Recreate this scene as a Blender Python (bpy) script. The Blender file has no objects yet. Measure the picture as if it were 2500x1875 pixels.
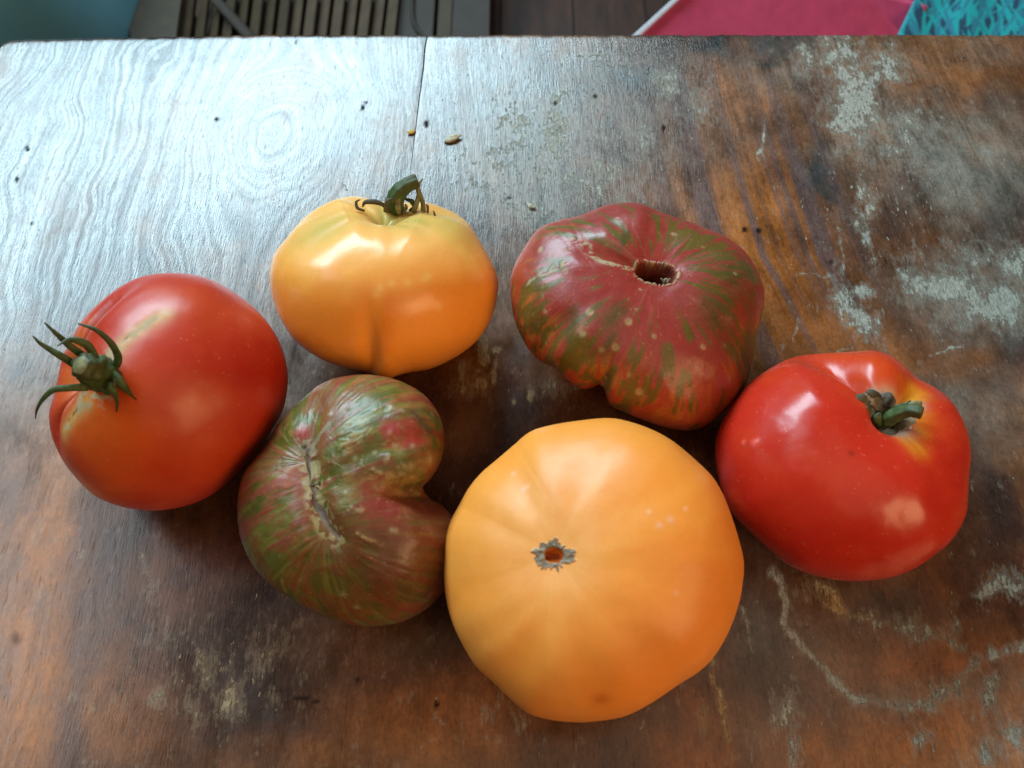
import bpy, math, random
import numpy as np
from mathutils import Vector

random.seed(7)
rng = np.random.default_rng(7)
scene = bpy.context.scene
COL = scene.collection

# ------------------------------------------------------------------ camera
ZT = 0.74                                   # table top height above the floor
PITCH = math.radians(62)
CAM = np.array([0.0, 0.0, ZT + 0.32])
FWD = np.array([0, math.cos(PITCH), -math.sin(PITCH)])
UPV = np.array([0, math.sin(PITCH), math.cos(PITCH)])
RGT = np.array([1.0, 0, 0])
FPX = 2000.0                                # focal length in photo pixels (2500 wide)

cd = bpy.data.cameras.new("camera")
cam = bpy.data.objects.new("camera", cd)
COL.objects.link(cam)
cam.location = CAM
cam.rotation_euler = (math.pi / 2 - PITCH, 0, 0)
cd.sensor_width = 36.0
cd.lens = 36.0 * FPX / 2500.0
cd.clip_start = 0.01
cd.clip_end = 60
cd.dof.use_dof = True
cd.dof.focus_distance = 0.33
cd.dof.aperture_fstop = 15.0
scene.camera = cam

# ------------------------------------------------------------------ world and lamps
w = bpy.data.worlds.new("World")
scene.world = w
w.use_nodes = True
bg = w.node_tree.nodes["Background"]
bg.inputs[0].default_value = (1.0, 0.86, 0.72, 1)
bg.inputs[1].default_value = 0.035


def area(name, loc, target, sx, sy, power, color):
    ld = bpy.data.lights.new(name, 'AREA')
    ld.shape = 'RECTANGLE'
    ld.size = sx
    ld.size_y = sy
    ld.energy = power
    ld.color = color
    o = bpy.data.objects.new(name, ld)
    COL.objects.link(o)
    o.location = loc
    o.rotation_euler = (Vector(target) - Vector(loc)).to_track_quat('-Z', 'Y').to_euler()
    return o


area("window_light", (-0.92, 1.76, ZT + 1.35), (-0.08, 0.25, ZT), 2.10, 0.72, 110, (0.60, 0.87, 1.0))
area("side_window_light", (-1.32, 0.42, ZT + 1.62), (-0.05, 0.22, ZT), 0.75, 0.70, 7, (0.86, 0.94, 1.0))
area("room_lamp", (1.05, -0.80, ZT + 0.78), (0.05, 0.15, ZT), 0.75, 0.75, 13.0, (1.0, 0.60, 0.28))
area("ceiling_lamp", (0.30, -0.55, ZT + 1.5), (0.0, 0.15, ZT), 1.8, 1.8, 6.5, (1.0, 0.76, 0.52))
scene.view_settings.view_transform = 'Standard'
scene.view_settings.look = 'None'
scene.view_settings.exposure = 0.0
scene.view_settings.gamma = 1.0


# ------------------------------------------------------------------ geometry helpers
def ray(px, py):
    d = FWD * FPX + RGT * (px - 1250.0) - UPV * (py - 937.5)
    return d / np.linalg.norm(d)


def at(px, py, z):
    d = ray(px, py)
    return CAM + d * ((z - CAM[2]) / d[2])


def at_depth(px, py, depth):
    d = ray(px, py)
    return CAM + d * (depth / d.dot(FWD))


def project(P):
    q = P - CAM
    z = q @ FWD
    return 1250 + FPX * (q @ RGT) / z, 937.5 - FPX * (q @ UPV) / z


def hash3(i, j, k, seed):
    h = (i.astype(np.int64) * 374761393 + j.astype(np.int64) * 668265263 + k.astype(np.int64) * 2147483647 + seed * 974634777) & 0xFFFFFFFF
    h = ((h ^ (h >> 13)) * 1274126177) & 0xFFFFFFFF
    h = ((h ^ (h >> 16)) * 2246822519) & 0xFFFFFFFF
    return ((h ^ (h >> 15)) & 0xFFFFFF) / float(0xFFFFFF)


def vnoise(x, y, z=None, seed=0):
    if z is None:
        z = np.zeros_like(x)
    xi, yi, zi = np.floor(x), np.floor(y), np.floor(z)
    fx, fy, fz = x - xi, y - yi, z - zi
    fx, fy, fz = [f * f * f * (f * (f * 6 - 15) + 10) for f in (fx, fy, fz)]
    r = 0
    for a in (0, 1):
        for b in (0, 1):
            for c in (0, 1):
                wgt = (fx if a else 1 - fx) * (fy if b else 1 - fy) * (fz if c else 1 - fz)
                r = r + wgt * hash3(xi + a, yi + b, zi + c, seed)
    return r


def fbm(x, y, z=None, seed=0, o=4):
    r, a, t = 0, 1.0, 0
    if z is None:
        z = np.zeros_like(x)
    for i in range(o):
        r = r + a * vnoise(x * 2 ** i + 17.3 * i, y * 2 ** i - 9.1 * i, z * 2 ** i + 4.7 * i, seed + i)
        t += a
        a *= 0.5
    return r / t


def sstep(a, b, x):
    t = np.clip((x - a) / (b - a), 0, 1)
    return t * t * (3 - 2 * t)


def mix(c, col, m):
    m = np.clip(m, 0, 1)[:, None]
    return c * (1 - m) + np.array(col)[None, :] * m


def mesh_np(name, V, quads=None, tris=None, attrs=None, smooth=True):
    me = bpy.data.meshes.new(name)
    me.vertices.add(len(V))
    me.vertices.foreach_set("co", np.asarray(V, np.float32).ravel())
    loops, starts, tots, n = [], [], [], 0
    for F, k in ((quads, 4), (tris, 3)):
        if F is None or len(F) == 0:
            continue
        F = np.asarray(F, np.int32)
        loops.append(F.ravel())
        starts.append(n + np.arange(len(F), dtype=np.int32) * k)
        tots.append(np.full(len(F), k, np.int32))
        n += F.size
    me.loops.add(n)
    me.loops.foreach_set("vertex_index", np.concatenate(loops))
    st = np.concatenate(starts)
    me.polygons.add(len(st))
    me.polygons.foreach_set("loop_start", st)
    me.polygons.foreach_set("loop_total", np.concatenate(tots))
    me.polygons.foreach_set("use_smooth", np.full(len(st), smooth))
    me.update(calc_edges=True)
    me.validate()
    for k, v in (attrs or {}).items():
        if v.ndim == 2:
            a = me.attributes.new(k, 'FLOAT_COLOR', 'POINT')
            a.data.foreach_set("color", np.column_stack([v, np.ones(len(v))]).astype(np.float32).ravel())
        else:
            a = me.attributes.new(k, 'FLOAT', 'POINT')
            a.data.foreach_set("value", v.astype(np.float32))
    return me


def link(name, me, mat, parent=None, label=None, cat=None, kind=None, group=None):
    o = bpy.data.objects.new(name, me)
    COL.objects.link(o)
    if me is not None and mat is not None:
        me.materials.append(mat)
    if parent is not None:
        o.parent = parent
        if parent.type == 'EMPTY' or tuple(parent.location) != (0, 0, 0):
            o.matrix_parent_inverse = parent.matrix_world.inverted()
    if label:
        o['label'] = label
    if cat:
        o['category'] = cat
    if kind:
        o['kind'] = kind
    if group:
        o['group'] = group
    return o


def empty(name, loc, label, cat, group=None):
    o = bpy.data.objects.new(name, None)
    COL.objects.link(o)
    o.location = loc
    o.empty_display_size = 0.02
    o['label'] = label
    o['category'] = cat
    if group:
        o['group'] = group
    bpy.context.view_layer.update()
    return o


def smooth_path(pts, n):
    """Catmull-Rom through control points"""
    pts = np.array(pts, float)
    P = np.vstack([2 * pts[0] - pts[1], pts, 2 * pts[-1] - pts[-2]])
    out = []
    m = len(pts) - 1
    for t in np.linspace(0, m - 1e-6, n):
        i = int(t)
        f = t - i
        a, b, c, d = P[i], P[i + 1], P[i + 2], P[i + 3]
        out.append(0.5 * (2 * b + (c - a) * f + (2 * a - 5 * b + 4 * c - d) * f * f + (3 * b - a - 3 * c + d) * f ** 3))
    return np.array(out)


def tube(name, pts, radii, flat=1.0, nseg=12, n=28, ridge=0.0, wob=0.0, up=(0, 0, 1), seed=1):
    """closed tapering tube along a smooth path; flat<1 squashes the section (sepals)"""
    C = smooth_path(pts, n)
    R = np.interp(np.linspace(0, 1, n), np.linspace(0, 1, len(radii)), radii)
    T = np.gradient(C, axis=0)
    T /= np.linalg.norm(T, axis=1)[:, None]
    upv = np.array(up, float)
    V = []
    for i in range(n):
        s = np.cross(T[i], upv)
        s /= max(np.linalg.norm(s), 1e-9)
        u = np.cross(s, T[i])
        for j in range(nseg):
            a = 2 * math.pi * j / nseg
            rr = R[i] * (1 + ridge * math.cos(5 * a + seed + i * .04) + wob * math.sin(i * .9 + seed * 3 + 3 * math.sin(a + seed)) * math.sin(i * .37 + 2 * a))
            V.append(C[i] + rr * (math.cos(a) * s + flat * math.sin(a) * u))
    V += [C[0], C[-1]]
    Q = [(i * nseg + j, i * nseg + (j + 1) % nseg, (i + 1) * nseg + (j + 1) % nseg, (i + 1) * nseg + j)
         for i in range(n - 1) for j in range(nseg)]
    b = len(V) - 2
    Tt = [(b, (j + 1) % nseg, j) for j in range(nseg)] + [(b + 1, (n - 1) * nseg + j, (n - 1) * nseg + (j + 1) % nseg) for j in range(nseg)]
    tt = np.concatenate([np.repeat(np.linspace(0, 1, n), nseg), [0, 1]])
    return mesh_np(name, np.array(V), Q, Tt, {"t": tt})


# ------------------------------------------------------------------ material helpers
class NT:
    def __init__(self, name):
        self.m = bpy.data.materials.new(name)
        self.m.use_nodes = True
        self.t = self.m.node_tree
        self.t.nodes.clear()
        self.out = self.n('ShaderNodeOutputMaterial')
        self.p = self.n('ShaderNodeBsdfPrincipled')
        self.l(self.p.outputs[0], self.out.inputs[0])

    def n(self, t, **kw):
        x = self.t.nodes.new(t)
        for k, v in kw.items():
            setattr(x, k, v)
        return x

    def l(self, a, b):
        self.t.links.new(a, b)

    def attr(self, name, fac=False):
        a = self.n('ShaderNodeAttribute', attribute_name=name)
        return a.outputs['Fac'] if fac else a.outputs['Color']

    def coords(self, sx=1, sy=1, sz=1):
        tc = self.n('ShaderNodeTexCoord')
        mp = self.n('ShaderNodeMapping')
        mp.inputs['Scale'].default_value = (sx, sy, sz)
        self.l(tc.outputs['Object'], mp.inputs[0])
        return mp.outputs[0]

    def noise(self, vec, scale, detail=4, rough=0.55):
        x = self.n('ShaderNodeTexNoise')
        x.inputs['Scale'].default_value = scale
        x.inputs['Detail'].default_value = detail
        x.inputs['Roughness'].default_value = rough
        self.l(vec, x.inputs['Vector'])
        return x.outputs['Fac']

    def rng(self, v, a, b, c, d):
        x = self.n('ShaderNodeMapRange')
        for i, q in enumerate((a, b, c, d)):
            x.inputs[i + 1].default_value = q
        self.l(v, x.inputs[0])
        return x.outputs[0]

    def math(self, op, a, b):
        x = self.n('ShaderNodeMath', operation=op)
        for i, q in enumerate((a, b)):
            if isinstance(q, (int, float)):
                x.inputs[i].default_value = q
            else:
                self.l(q, x.inputs[i])
        return x.outputs[0]

    def mixc(self, fac, a, b, mode='MIX'):
        x = self.n('ShaderNodeMix', data_type='RGBA', blend_type=mode)
        for s, q in ((x.inputs[0], fac), (x.inputs[6], a), (x.inputs[7], b)):
            if isinstance(q, (int, float)):
                s.default_value = q
            elif isinstance(q, tuple):
                s.default_value = (*q, 1)
            else:
                self.l(q, s)
        return x.outputs[2]

    def bump(self, h, strength, dist, prev=None):
        b = self.n('ShaderNodeBump')
        b.inputs['Strength'].default_value = strength
        b.inputs['Distance'].default_value = dist
        self.l(h, b.inputs['Height'])
        if prev is not None:
            self.l(prev, b.inputs['Normal'])
        return b.outputs[0]

    def set(self, **kw):
        for k, v in kw.items():
            s = self.p.inputs[k.replace('_', ' ')]
            if isinstance(v, (int, float)):
                s.default_value = v
            elif isinstance(v, tuple):
                s.default_value = (*v, 1) if len(v) == 3 and s.type == 'RGBA' else v
            else:
                self.l(v, s)
        return self


def skin_material(name, sss=0.18, bumpy=0.15, var=0.02):
    t = NT(name)
    v = t.coords()
    f = t.noise(v, 260, 3)
    g = t.noise(v, 900, 2)
    val = t.rng(f, 0.3, 0.7, 1 - var, 1 + var)
    val2 = t.rng(g, 0.3, 0.7, 1 - var, 1 + var)
    comb = t.n('ShaderNodeCombineColor')
    m = t.math('MULTIPLY', val, val2)
    for i in range(3):
        t.l(m, comb.inputs[i])
    c = t.mixc(1.0, t.attr("Col"), comb.outputs[0], 'MULTIPLY')
    vo = t.n('ShaderNodeTexVoronoi')
    vo.inputs['Scale'].default_value = 420
    t.l(v, vo.inputs['Vector'])
    c = t.mixc(t.math('MULTIPLY', t.rng(vo.outputs['Distance'], 0.10, 0.22, 0.16, 0), t.rng(f, 0.45, 0.6, 0, 1)), c, (0.75, 0.42, 0.22))
    rr = t.math('ADD', t.attr("rough", True), t.rng(t.noise(v, 60, 3), 0.3, 0.7, -0.04, 0.04))
    n1 = t.bump(t.noise(v, 140, 3), bumpy, 0.0006)
    n2 = t.bump(g, bumpy * 0.6, 0.00025, n1)
    t.set(Base_Color=c, Roughness=rr, Normal=n2, Subsurface_Weight=sss, Subsurface_Scale=0.004, Specular_IOR_Level=0.42)
    t.p.inputs['Subsurface Radius'].default_value = (1.0, 0.35, 0.12)
    return t.m


def simple_material(name, col, rough=0.6, var=0.2, scale=200, col2=None, bump=0.0, stretch=(1, 1, 1), spec=0.4):
    t = NT(name)
    v = t.coords(*stretch)
    f = t.noise(v, scale, 5)
    c2 = col2 or tuple(x * (1 - var) for x in col)
    c = t.mixc(t.rng(f, 0.32, 0.68, 0, 1), col, c2)
    t.set(Base_Color=c, Roughness=rough, Specular_IOR_Level=spec)
    if bump:
        t.set(Normal=t.bump(f, bump, 0.001))
    return t.m


# ================================================================== TABLE
def wood_material():
    t = NT("worn_varnished_wood")
    tc = t.n('ShaderNodeTexCoord')
    sp = t.n('ShaderNodeSeparateXYZ')
    t.l(tc.outputs['Object'], sp.inputs[0])
    S = t.attr("grain", True)

    def gvec(ks, ky, off=0.0):
        cb = t.n('ShaderNodeCombineXYZ')
        t.l(t.math('MULTIPLY', S, ks), cb.inputs[0])
        t.l(t.math('MULTIPLY', sp.outputs[1], ky), cb.inputs[1])
        cb.inputs[2].default_value = off
        return cb.outputs[0]

    lines = t.noise(gvec(400, 6), 1.0, 4, 0.65)                 # year lines
    broad = t.noise(gvec(100, 1.6, 3.1), 1.0, 2, 0.5)           # wide summer / winter bands
    pores = t.noise(t.coords(1700, 150, 1), 1.0, 3, 0.6)         # short dashes along the grain
    cloud = t.noise(t.coords(1, 0.6, 1), 95, 8, 0.68)
    grit = t.noise(t.coords(1, 0.55, 1), 800, 5, 0.7)

    def grey(v):
        cb = t.n('ShaderNodeCombineColor')
        for i in range(3):
            t.l(v, cb.inputs[i])
        return cb.outputs[0]

    gs = t.attr("grain_strength", True)
    ln = t.rng(lines, 0.40, 0.60, 1.0, 0.0)                      # 1 on a dark line
    dk = t.math('MULTIPLY', ln, gs)
    pr = t.rng(pores, 0.345, 0.42, 1.0, 0.0)
    wood = t.attr("Col")
    band = t.math('MULTIPLY', t.rng(broad, 0.44, 0.58, 0, 1), t.attr("stripe", True))
    wood = t.mixc(band, wood, (0.075, 0.058, 0.064))
    v = t.math('SUBTRACT', t.rng(cloud, 0.32, 0.68, 0.62, 1.34), t.math('MULTIPLY', dk, 0.55))
    v = t.math('SUBTRACT', v, t.math('MULTIPLY', pr, t.attr("pore_strength", True)))
    v = t.math('MULTIPLY', v, t.rng(grit, 0.32, 0.68, 0.74, 1.24))
    wood = t.mixc(1.0, wood, grey(v), 'MULTIPLY')
    # ragged flakes of old paint
    rag = t.math('ADD', t.math('MULTIPLY', t.noise(t.coords(1, 0.62, 1), 150, 9, 0.74), 0.62), t.math('MULTIPLY', t.noise(t.coords(700, 210, 1), 1.0, 6, 0.72), 0.38))
    cov = t.math('SUBTRACT', t.math('MULTIPLY', t.attr("cover", True), 0.50), t.rng(rag, 0.32, 0.68, -0.04, 0.66))
    pm = t.math('MULTIPLY', t.rng(cov, 0.0, 0.016, 0, 1), t.rng(grit, 0.36, 0.56, 0.60, 0.93))
    thin = t.rng(cov, -0.20, 0.02, 0, 0.42)                      # worn smear round a flake
    pc = t.mixc(1.0, t.attr("PaintCol"), grey(t.rng(grit, 0.3, 0.7, 0.74, 1.16)), 'MULTIPLY')
    pc = t.mixc(t.rng(pores, 0.36, 0.46, 0.55, 0), pc, (0.09, 0.07, 0.055))
    spk = t.rng(t.math('ADD', t.noise(t.coords(1.5, 0.5, 1), 420, 3, 0.6), t.attr("specks", True)), 0.735, 0.760, 0, 0.8)
    spk2 = t.rng(t.math('ADD', t.noise(t.coords(1.3, 0.55, 1), 200, 5, 0.7), t.attr("specks", True)), 0.735, 0.755, 0, 0.75)
    spk = t.math('MAXIMUM', spk, spk2)
    pmask = t.math('MAXIMUM', pm, spk)
    c = t.mixc(thin, wood, pc)
    c = t.mixc(pmask, c, pc)
    c = t.mixc(t.attr("hole", True), c, (0.012, 0.010, 0.010))
    r = t.math('ADD', t.attr("rough", True), t.rng(cloud, 0.3, 0.7, -0.06, 0.08))
    r = t.math('ADD', r, t.math('MULTIPLY', pmask, 0.20))
    sl = t.math('SUBTRACT', 1.0, t.math('MULTIPLY', t.math('MAXIMUM', t.math('MULTIPLY', ln, t.math('MULTIPLY', gs, 0.72)), t.math('MULTIPLY', pr, 0.55)), 1.0))
    sl = t.math('MULTIPLY', sl, t.math('SUBTRACT', 1.0, t.attr("hole", True)))
    sl = t.math('MULTIPLY', sl, t.math('SUBTRACT', 1.0, t.math('MULTIPLY', pmask, 0.5)))
    sl = t.math('MULTIPLY', sl, t.attr("spec", True))
    h = t.math('ADD', t.math('MULTIPLY', pores, t.math('MULTIPLY', t.attr("pore_strength", True), 3.0)), t.math('MULTIPLY', lines, 0.12))
    n1 = t.bump(h, 0.24, 0.0009)
    n2 = t.bump(grit, 0.06, 0.0005, n1)
    n3 = t.bump(pmask, 0.9, 0.0008, n2)
    t.set(Base_Color=c, Roughness=r, Normal=n3, Specular_IOR_Level=sl)
    return t.m


WOOD = wood_material()
EDGE_Y = at(1250, 80, ZT)[1]
NEAR_Y = -0.14
SA, SB = at(1043, 82, ZT), at(1000, 440, ZT)
SL = (SA[0] - SB[0]) / (SA[1] - SB[1])


def seam_x(y):
    return SA[0] + SL * (y - SA[1])


LEFT_X = at(6, 105, ZT)[0]
RIGHT_X = 0.36


def blobs(U, Vp, lst, nz=None):
    """soft union of elliptical stains given as (px, py, rx, ry, strength[, tilt deg])"""
    r = np.zeros_like(U)
    for b in lst:
        x, y, rx, ry, s = b[:5]
        a = math.radians(b[5]) if len(b) > 5 else 0
        dx, dy = U - x, Vp - y
        ex = (dx * math.cos(a) + dy * math.sin(a)) / rx
        ey = (-dx * math.sin(a) + dy * math.cos(a)) / ry
        d2 = ex * ex + ey * ey
        r = np.maximum(r, s * np.exp(-d2 * 0.9))
    return r


def strokes(U, Vp, lst):
    r = np.zeros_like(U)
    for pts, wd, s in lst:
        for (x0, y0), (x1, y1) in zip(pts[:-1], pts[1:]):
            L2 = (x1 - x0) ** 2 + (y1 - y0) ** 2 + 1e-6
            tt = np.clip(((U - x0) * (x1 - x0) + (Vp - y0) * (y1 - y0)) / L2, 0, 1)
            d2 = (U - x0 - tt * (x1 - x0)) ** 2 + (Vp - y0 - tt * (y1 - y0)) ** 2
            r = np.maximum(r, s * np.exp(-d2 / (wd * wd)))
    return r


KNOT = at(680, 330, ZT)


_r = np.random.default_rng(23)
SCRATCHES = []
for _k in range(46):
    _x, _y = _r.uniform(150, 2450), _r.uniform(120, 1850)
    _a, _l = math.radians(_r.choice([86, 94, 70, 40, 150]) + _r.normal() * 9), _r.uniform(25, 110)
    SCRATCHES.append(([(_x, _y), (_x + _l * math.cos(_a), _y + _l * math.sin(_a))], _r.uniform(2.4, 3.6), _r.uniform(.55, .85)))


def table_paint(P, left):
    U, Vp = project(P)
    x, y = P[:, 0], P[:, 1]
    n = len(x)
    wx, wy = fbm(x * 48, y * 40, seed=111) - .5, fbm(x * 48 + 9, y * 40 + 5, seed=113) - .5     # stains have wandering outlines
    wx2, wy2 = fbm(x * 190, y * 150, seed=115) - .5, fbm(x * 190, y * 150, seed=117) - .5
    U0, V0 = U, Vp
    U = U + 70 * wx + 26 * wx2
    Vp = Vp + 80 * wy + 30 * wy2
    # grain coordinate: lines flow round the knot on the left board, lean on the right one
    if left:
        dx = x - KNOT[0] + 0.014 * (fbm(x * 22, y * 16, seed=91) - 0.5) * 2
        dy = (y - KNOT[1]) * 0.60 + 0.010 * (fbm(x * 20, y * 16, seed=93) - 0.5) * 2
        r2 = dx * dx + dy * dy + 1e-9
        r = np.sqrt(r2)
        R = 0.030
        psi = dx * (1 - R * R / r2)
        # concentric rings inside
        S = np.where(r > R, psi, (R - r) * 0.9 + 0.4)
        S = S + 0.0035 * (fbm(x * 25, y * 8, seed=3) - 0.5)
        near = sstep(0.10, 0.03, r)
        gs = (0.72 - 0.30 * near) * (0.35 + 0.65 * sstep(1000, 600, V0))
    else:
        S = x + 0.10 * (y - 0.25) - 0.30 * np.clip(0.24 - y, 0, 1) ** 1.0 * 0.6 + 0.008 * (fbm(x * 10, y * 7, seed=5) - 0.5)
        gs = 0.10 + 0.32 * sstep(1000, 600, V0)
    big = fbm(x * 9, y * 7, seed=41)
    med = fbm(x * 32, y * 22, seed=43)
    # -------- bare and varnished wood
    c = np.tile(np.array([0.094, 0.035, 0.013]), (n, 1))
    c = mix(c, (0.180, 0.066, 0.020), sstep(0.38, 0.66, med) * 0.75)
    c = mix(c, (0.055, 0.020, 0.013), sstep(0.52, 0.68, fbm(x * 55, y * 42, seed=45)) * .6)
    c = mix(c, (0.034, 0.018, 0.013), sstep(0.55, 0.30, big) * 0.75)
    orange = blobs(U, Vp, [
        (110, 1330, 75, 330, .95, 4), (60, 1650, 85, 330, 1.0, 4), (330, 1750, 170, 150, .55),
        (1050, 1760, 260, 130, .75), (700, 1860, 260, 60, .5), (860, 1590, 170, 90, .5),
        (2250, 1830, 330, 140, .7), (1950, 1850, 160, 120, .7), (2130, 1620, 170, 90, .65), (2300, 1600, 120, 70, .5),
        (1850, 600, 170, 300, .95, -14), (1800, 260, 90, 200, .6), (2060, 350, 80, 40, .6), (1700, 1830, 130, 90, .65),
        (2350, 170, 120, 60, .6), (2390, 330, 110, 50, .45), (2150, 880, 220, 40, .4),
        (1180, 850, 120, 120, .55), (1330, 930, 180, 90, .4), (420, 1420, 90, 120, .35)])
    om = np.clip(orange * (0.40 + 1.35 * med), 0, 1)
    c = mix(c, (0.29, 0.094, 0.016), om)
    stripe = np.zeros(n) if left else np.clip(blobs(U, Vp, [(1850, 580, 250, 360, 1, -14), (1740, 260, 150, 210, .7)]) * 0.95, 0, 1)
    # -------- dark stains, and darker patches beside and below the tomatoes
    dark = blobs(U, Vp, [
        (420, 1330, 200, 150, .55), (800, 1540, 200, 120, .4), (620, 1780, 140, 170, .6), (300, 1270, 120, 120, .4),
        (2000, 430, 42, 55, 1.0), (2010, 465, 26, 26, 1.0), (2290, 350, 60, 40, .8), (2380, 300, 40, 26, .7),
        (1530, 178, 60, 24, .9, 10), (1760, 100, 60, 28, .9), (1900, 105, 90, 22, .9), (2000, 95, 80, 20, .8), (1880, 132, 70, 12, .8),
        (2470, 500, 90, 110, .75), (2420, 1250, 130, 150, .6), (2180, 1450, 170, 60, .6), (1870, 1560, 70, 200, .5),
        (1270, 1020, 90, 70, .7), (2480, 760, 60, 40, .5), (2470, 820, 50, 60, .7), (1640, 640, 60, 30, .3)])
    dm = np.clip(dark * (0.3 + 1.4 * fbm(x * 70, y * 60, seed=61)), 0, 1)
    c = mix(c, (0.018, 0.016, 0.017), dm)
    # -------- worn film of grey paint and dust
    haze = blobs(U, Vp, [
        (2330, 420, 230, 150, .75), (2180, 330, 170, 200, .55), (2390, 700, 200, 130, .6), (1500, 260, 330, 200, .42), (1330, 330, 260, 230, .50),
        (2450, 1000, 110, 120, .35), (1150, 250, 260, 220, .35), (2400, 120, 160, 60, .3), (1900, 170, 200, 80, .35),
        (1240, 980, 120, 60, .15), (2000, 1560, 260, 160, .34), (1700, 1780, 200, 90, .25), (2240, 980, 200, 90, .45), (2280, 1690, 260, 60, .4), (2420, 1800, 120, 130, .3), (700, 1560, 160, 120, .10), (960, 1570, 200, 60, .12)])
    hm = np.clip(haze * (-0.25 + 1.5 * fbm(x * 45, y * 28, seed=63) + 0.9 * fbm(x * 200, y * 120, seed=64)), 0, 0.9)
    c = mix(c, (0.185, 0.180, 0.155), hm)
    # -------- flakes of paint with ragged edges, broken up along the grain
    cover = blobs(U, Vp, [
        (2090, 250, 70, 110, .95), (2050, 150, 60, 60, .8), (2150, 160, 60, 60, .7), (2060, 320, 60, 26, .95), (1968, 150, 26, 36, .8),
        (1620, 205, 34, 52, .8), (2330, 700, 100, 40, .95, 8), (2230, 690, 45, 50, .8), (2440, 740, 90, 55, .95), (2480, 640, 70, 60, .8), (2380, 620, 90, 40, .55), (2370, 770, 80, 30, .6),
        (2085, 760, 30, 80, .95, -22), (2110, 690, 24, 26, .95), (2070, 720, 18, 26, .85), (2130, 800, 14, 50, .7), (2120, 530, 24, 60, .75),
        (2135, 600, 14, 40, .75), (2200, 330, 120, 90, .5), (2100, 470, 24, 30, .6),
        (1345, 330, 60, 130, .70), (1240, 330, 80, 150, .58), (1300, 500, 80, 60, .6), (1450, 430, 120, 90, .54), (1560, 330, 60, 60, .54), (1180, 420, 90, 90, .5), (1700, 250, 50, 60, .5), (1420, 130, 160, 40, .4),
        (1340, 970, 50, 22, .75), (1150, 940, 60, 50, .5), (1400, 960, 30, 16, .7),
        (2255, 1800, 26, 40, .6), (1915, 1740, 34, 40, .85), (1930, 1830, 22, 60, .8), (2295, 1695, 50, 34, .85), (2405, 1690, 22, 50, .85),
        (2400, 1850, 45, 40, .7), (2480, 1800, 40, 50, .7), (2280, 1520, 70, 30, .65), (2240, 1510, 30, 40, .6), (2470, 1430, 50, 40, .7), (2420, 1440, 50, 26, .6),
        (500, 1660, 60, 120, .50), (560, 1730, 40, 60, .62), (390, 1540, 60, 50, .45), (390, 1690, 40, 26, .5), (650, 1600, 120, 90, .38), (350, 1420, 30, 60, .35),
        (1990, 1450, 34, 50, .45), (1230, 1740, 70, 60, .35), (1700, 1740, 20, 90, .45), (180, 680, 30, 20, .3), (2180, 1500, 60, 20, .5)])
    lines = strokes(U0 + 34 * wx + 26 * wx2, V0 + 34 * wy + 26 * wy2, [
        ([(1893, 1390), (1910, 1450), (1930, 1540), (1962, 1590), (2010, 1640), (2060, 1685), (2085, 1705)], 11, 1.0),
        ([(2085, 1705), (2160, 1715), (2230, 1720), (2310, 1700), (2350, 1650), (2390, 1610), (2500, 1580)], 20, .66),
        ([(2000, 1425), (2030, 1480), (2075, 1500), (2160, 1515), (2230, 1525)], 9, .75), ([(2025, 1425), (2060, 1480), (2070, 1495)], 20, .8),
        ([(2230, 1525), (2300, 1545), (2345, 1580)], 13, .7), ([(2390, 1450), (2450, 1440), (2500, 1425)], 12, .75),
        ([(1742, 1620), (1755, 1690), (1765, 1740), (1770, 1800)], 9, .8), ([(1820, 1480), (1832, 1590)], 6, .6),
        ([(352, 1350), (370, 1425)], 5, .9), ([(466, 1430), (470, 1560), (510, 1660)], 5, .6),
        ([(2270, 862), (2355, 842)], 3.5, .85), ([(1530, 140), (1525, 330)], 3.5, .55), ([(2404, 1650), (2400, 1740)], 14, .7)] + SCRATCHES)
    cover = np.maximum(cover, lines)
    tint = fbm(x * 20, y * 20, seed=71)
    pc = np.tile(np.array([0.35, 0.345, 0.29]), (n, 1))
    pc = mix(pc, (0.235, 0.285, 0.255), sstep(1850, 2250, U) * sstep(480, 640, Vp) * (0.5 + 0.8 * (tint - 0.3)))
    pc = mix(pc, (0.42, 0.29, 0.13), blobs(U, Vp, [(1180, 900, 260, 140, 1), (520, 1690, 300, 260, .55), (1740, 1720, 90, 170, .7), (2060, 1470, 60, 60, .9)]))
    yel = blobs(U0 + 12 * wx2, V0 + 12 * wy2, [(1178, 845, 14, 34, 1.0), (1182, 875, 14, 16, 1.0), (1212, 855, 15, 10, .8), (1127, 905, 9, 26, .85), (1170, 905, 10, 11, .8),
                        (1175, 935, 14, 16, .9), (1205, 915, 8, 20, .8), (1295, 960, 8, 22, .8), (1130, 950, 7, 14, .7), (1255, 985, 9, 10, .7), (1210, 885, 8, 12, .7)])
    cover = np.maximum(cover, yel * 1.5)
    specks = blobs(U, Vp, [(560, 1640, 200, 180, .10), (2200, 500, 330, 400, .085), (2200, 1600, 330, 260, .09), (1480, 320, 320, 260, .105), (1150, 1740, 200, 90, .06), (1230, 920, 160, 90, .07)]) + 0.0
    # knots and nail holes
    holes = blobs(U0, V0, [(529, 291, 8, 7, 1), (67, 363, 7, 9, 1), (41, 438, 6, 10, 1), (77, 546, 6, 6, 1), (1041, 303, 8, 12, 1), (885, 263, 6, 10, 1, 20), (893, 250, 5, 6, .9), (850, 318, 14, 14, .5),
                          (1453, 235, 6, 8, 1), (1355, 252, 5, 7, 1), (1620, 312, 6, 10, 1), (1242, 483, 14, 6, .7), (1065, 1720, 9, 11, .95), (875, 1660, 6, 12, .8),
                          (1818, 560, 8, 9, .9), (1852, 563, 9, 9, .9), (2028, 640, 8, 10, .7), (1645, 90, 4, 4, .7), (40, 1560, 26, 36, .55), (722, 95, 2.5, 22, .8)])
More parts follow.
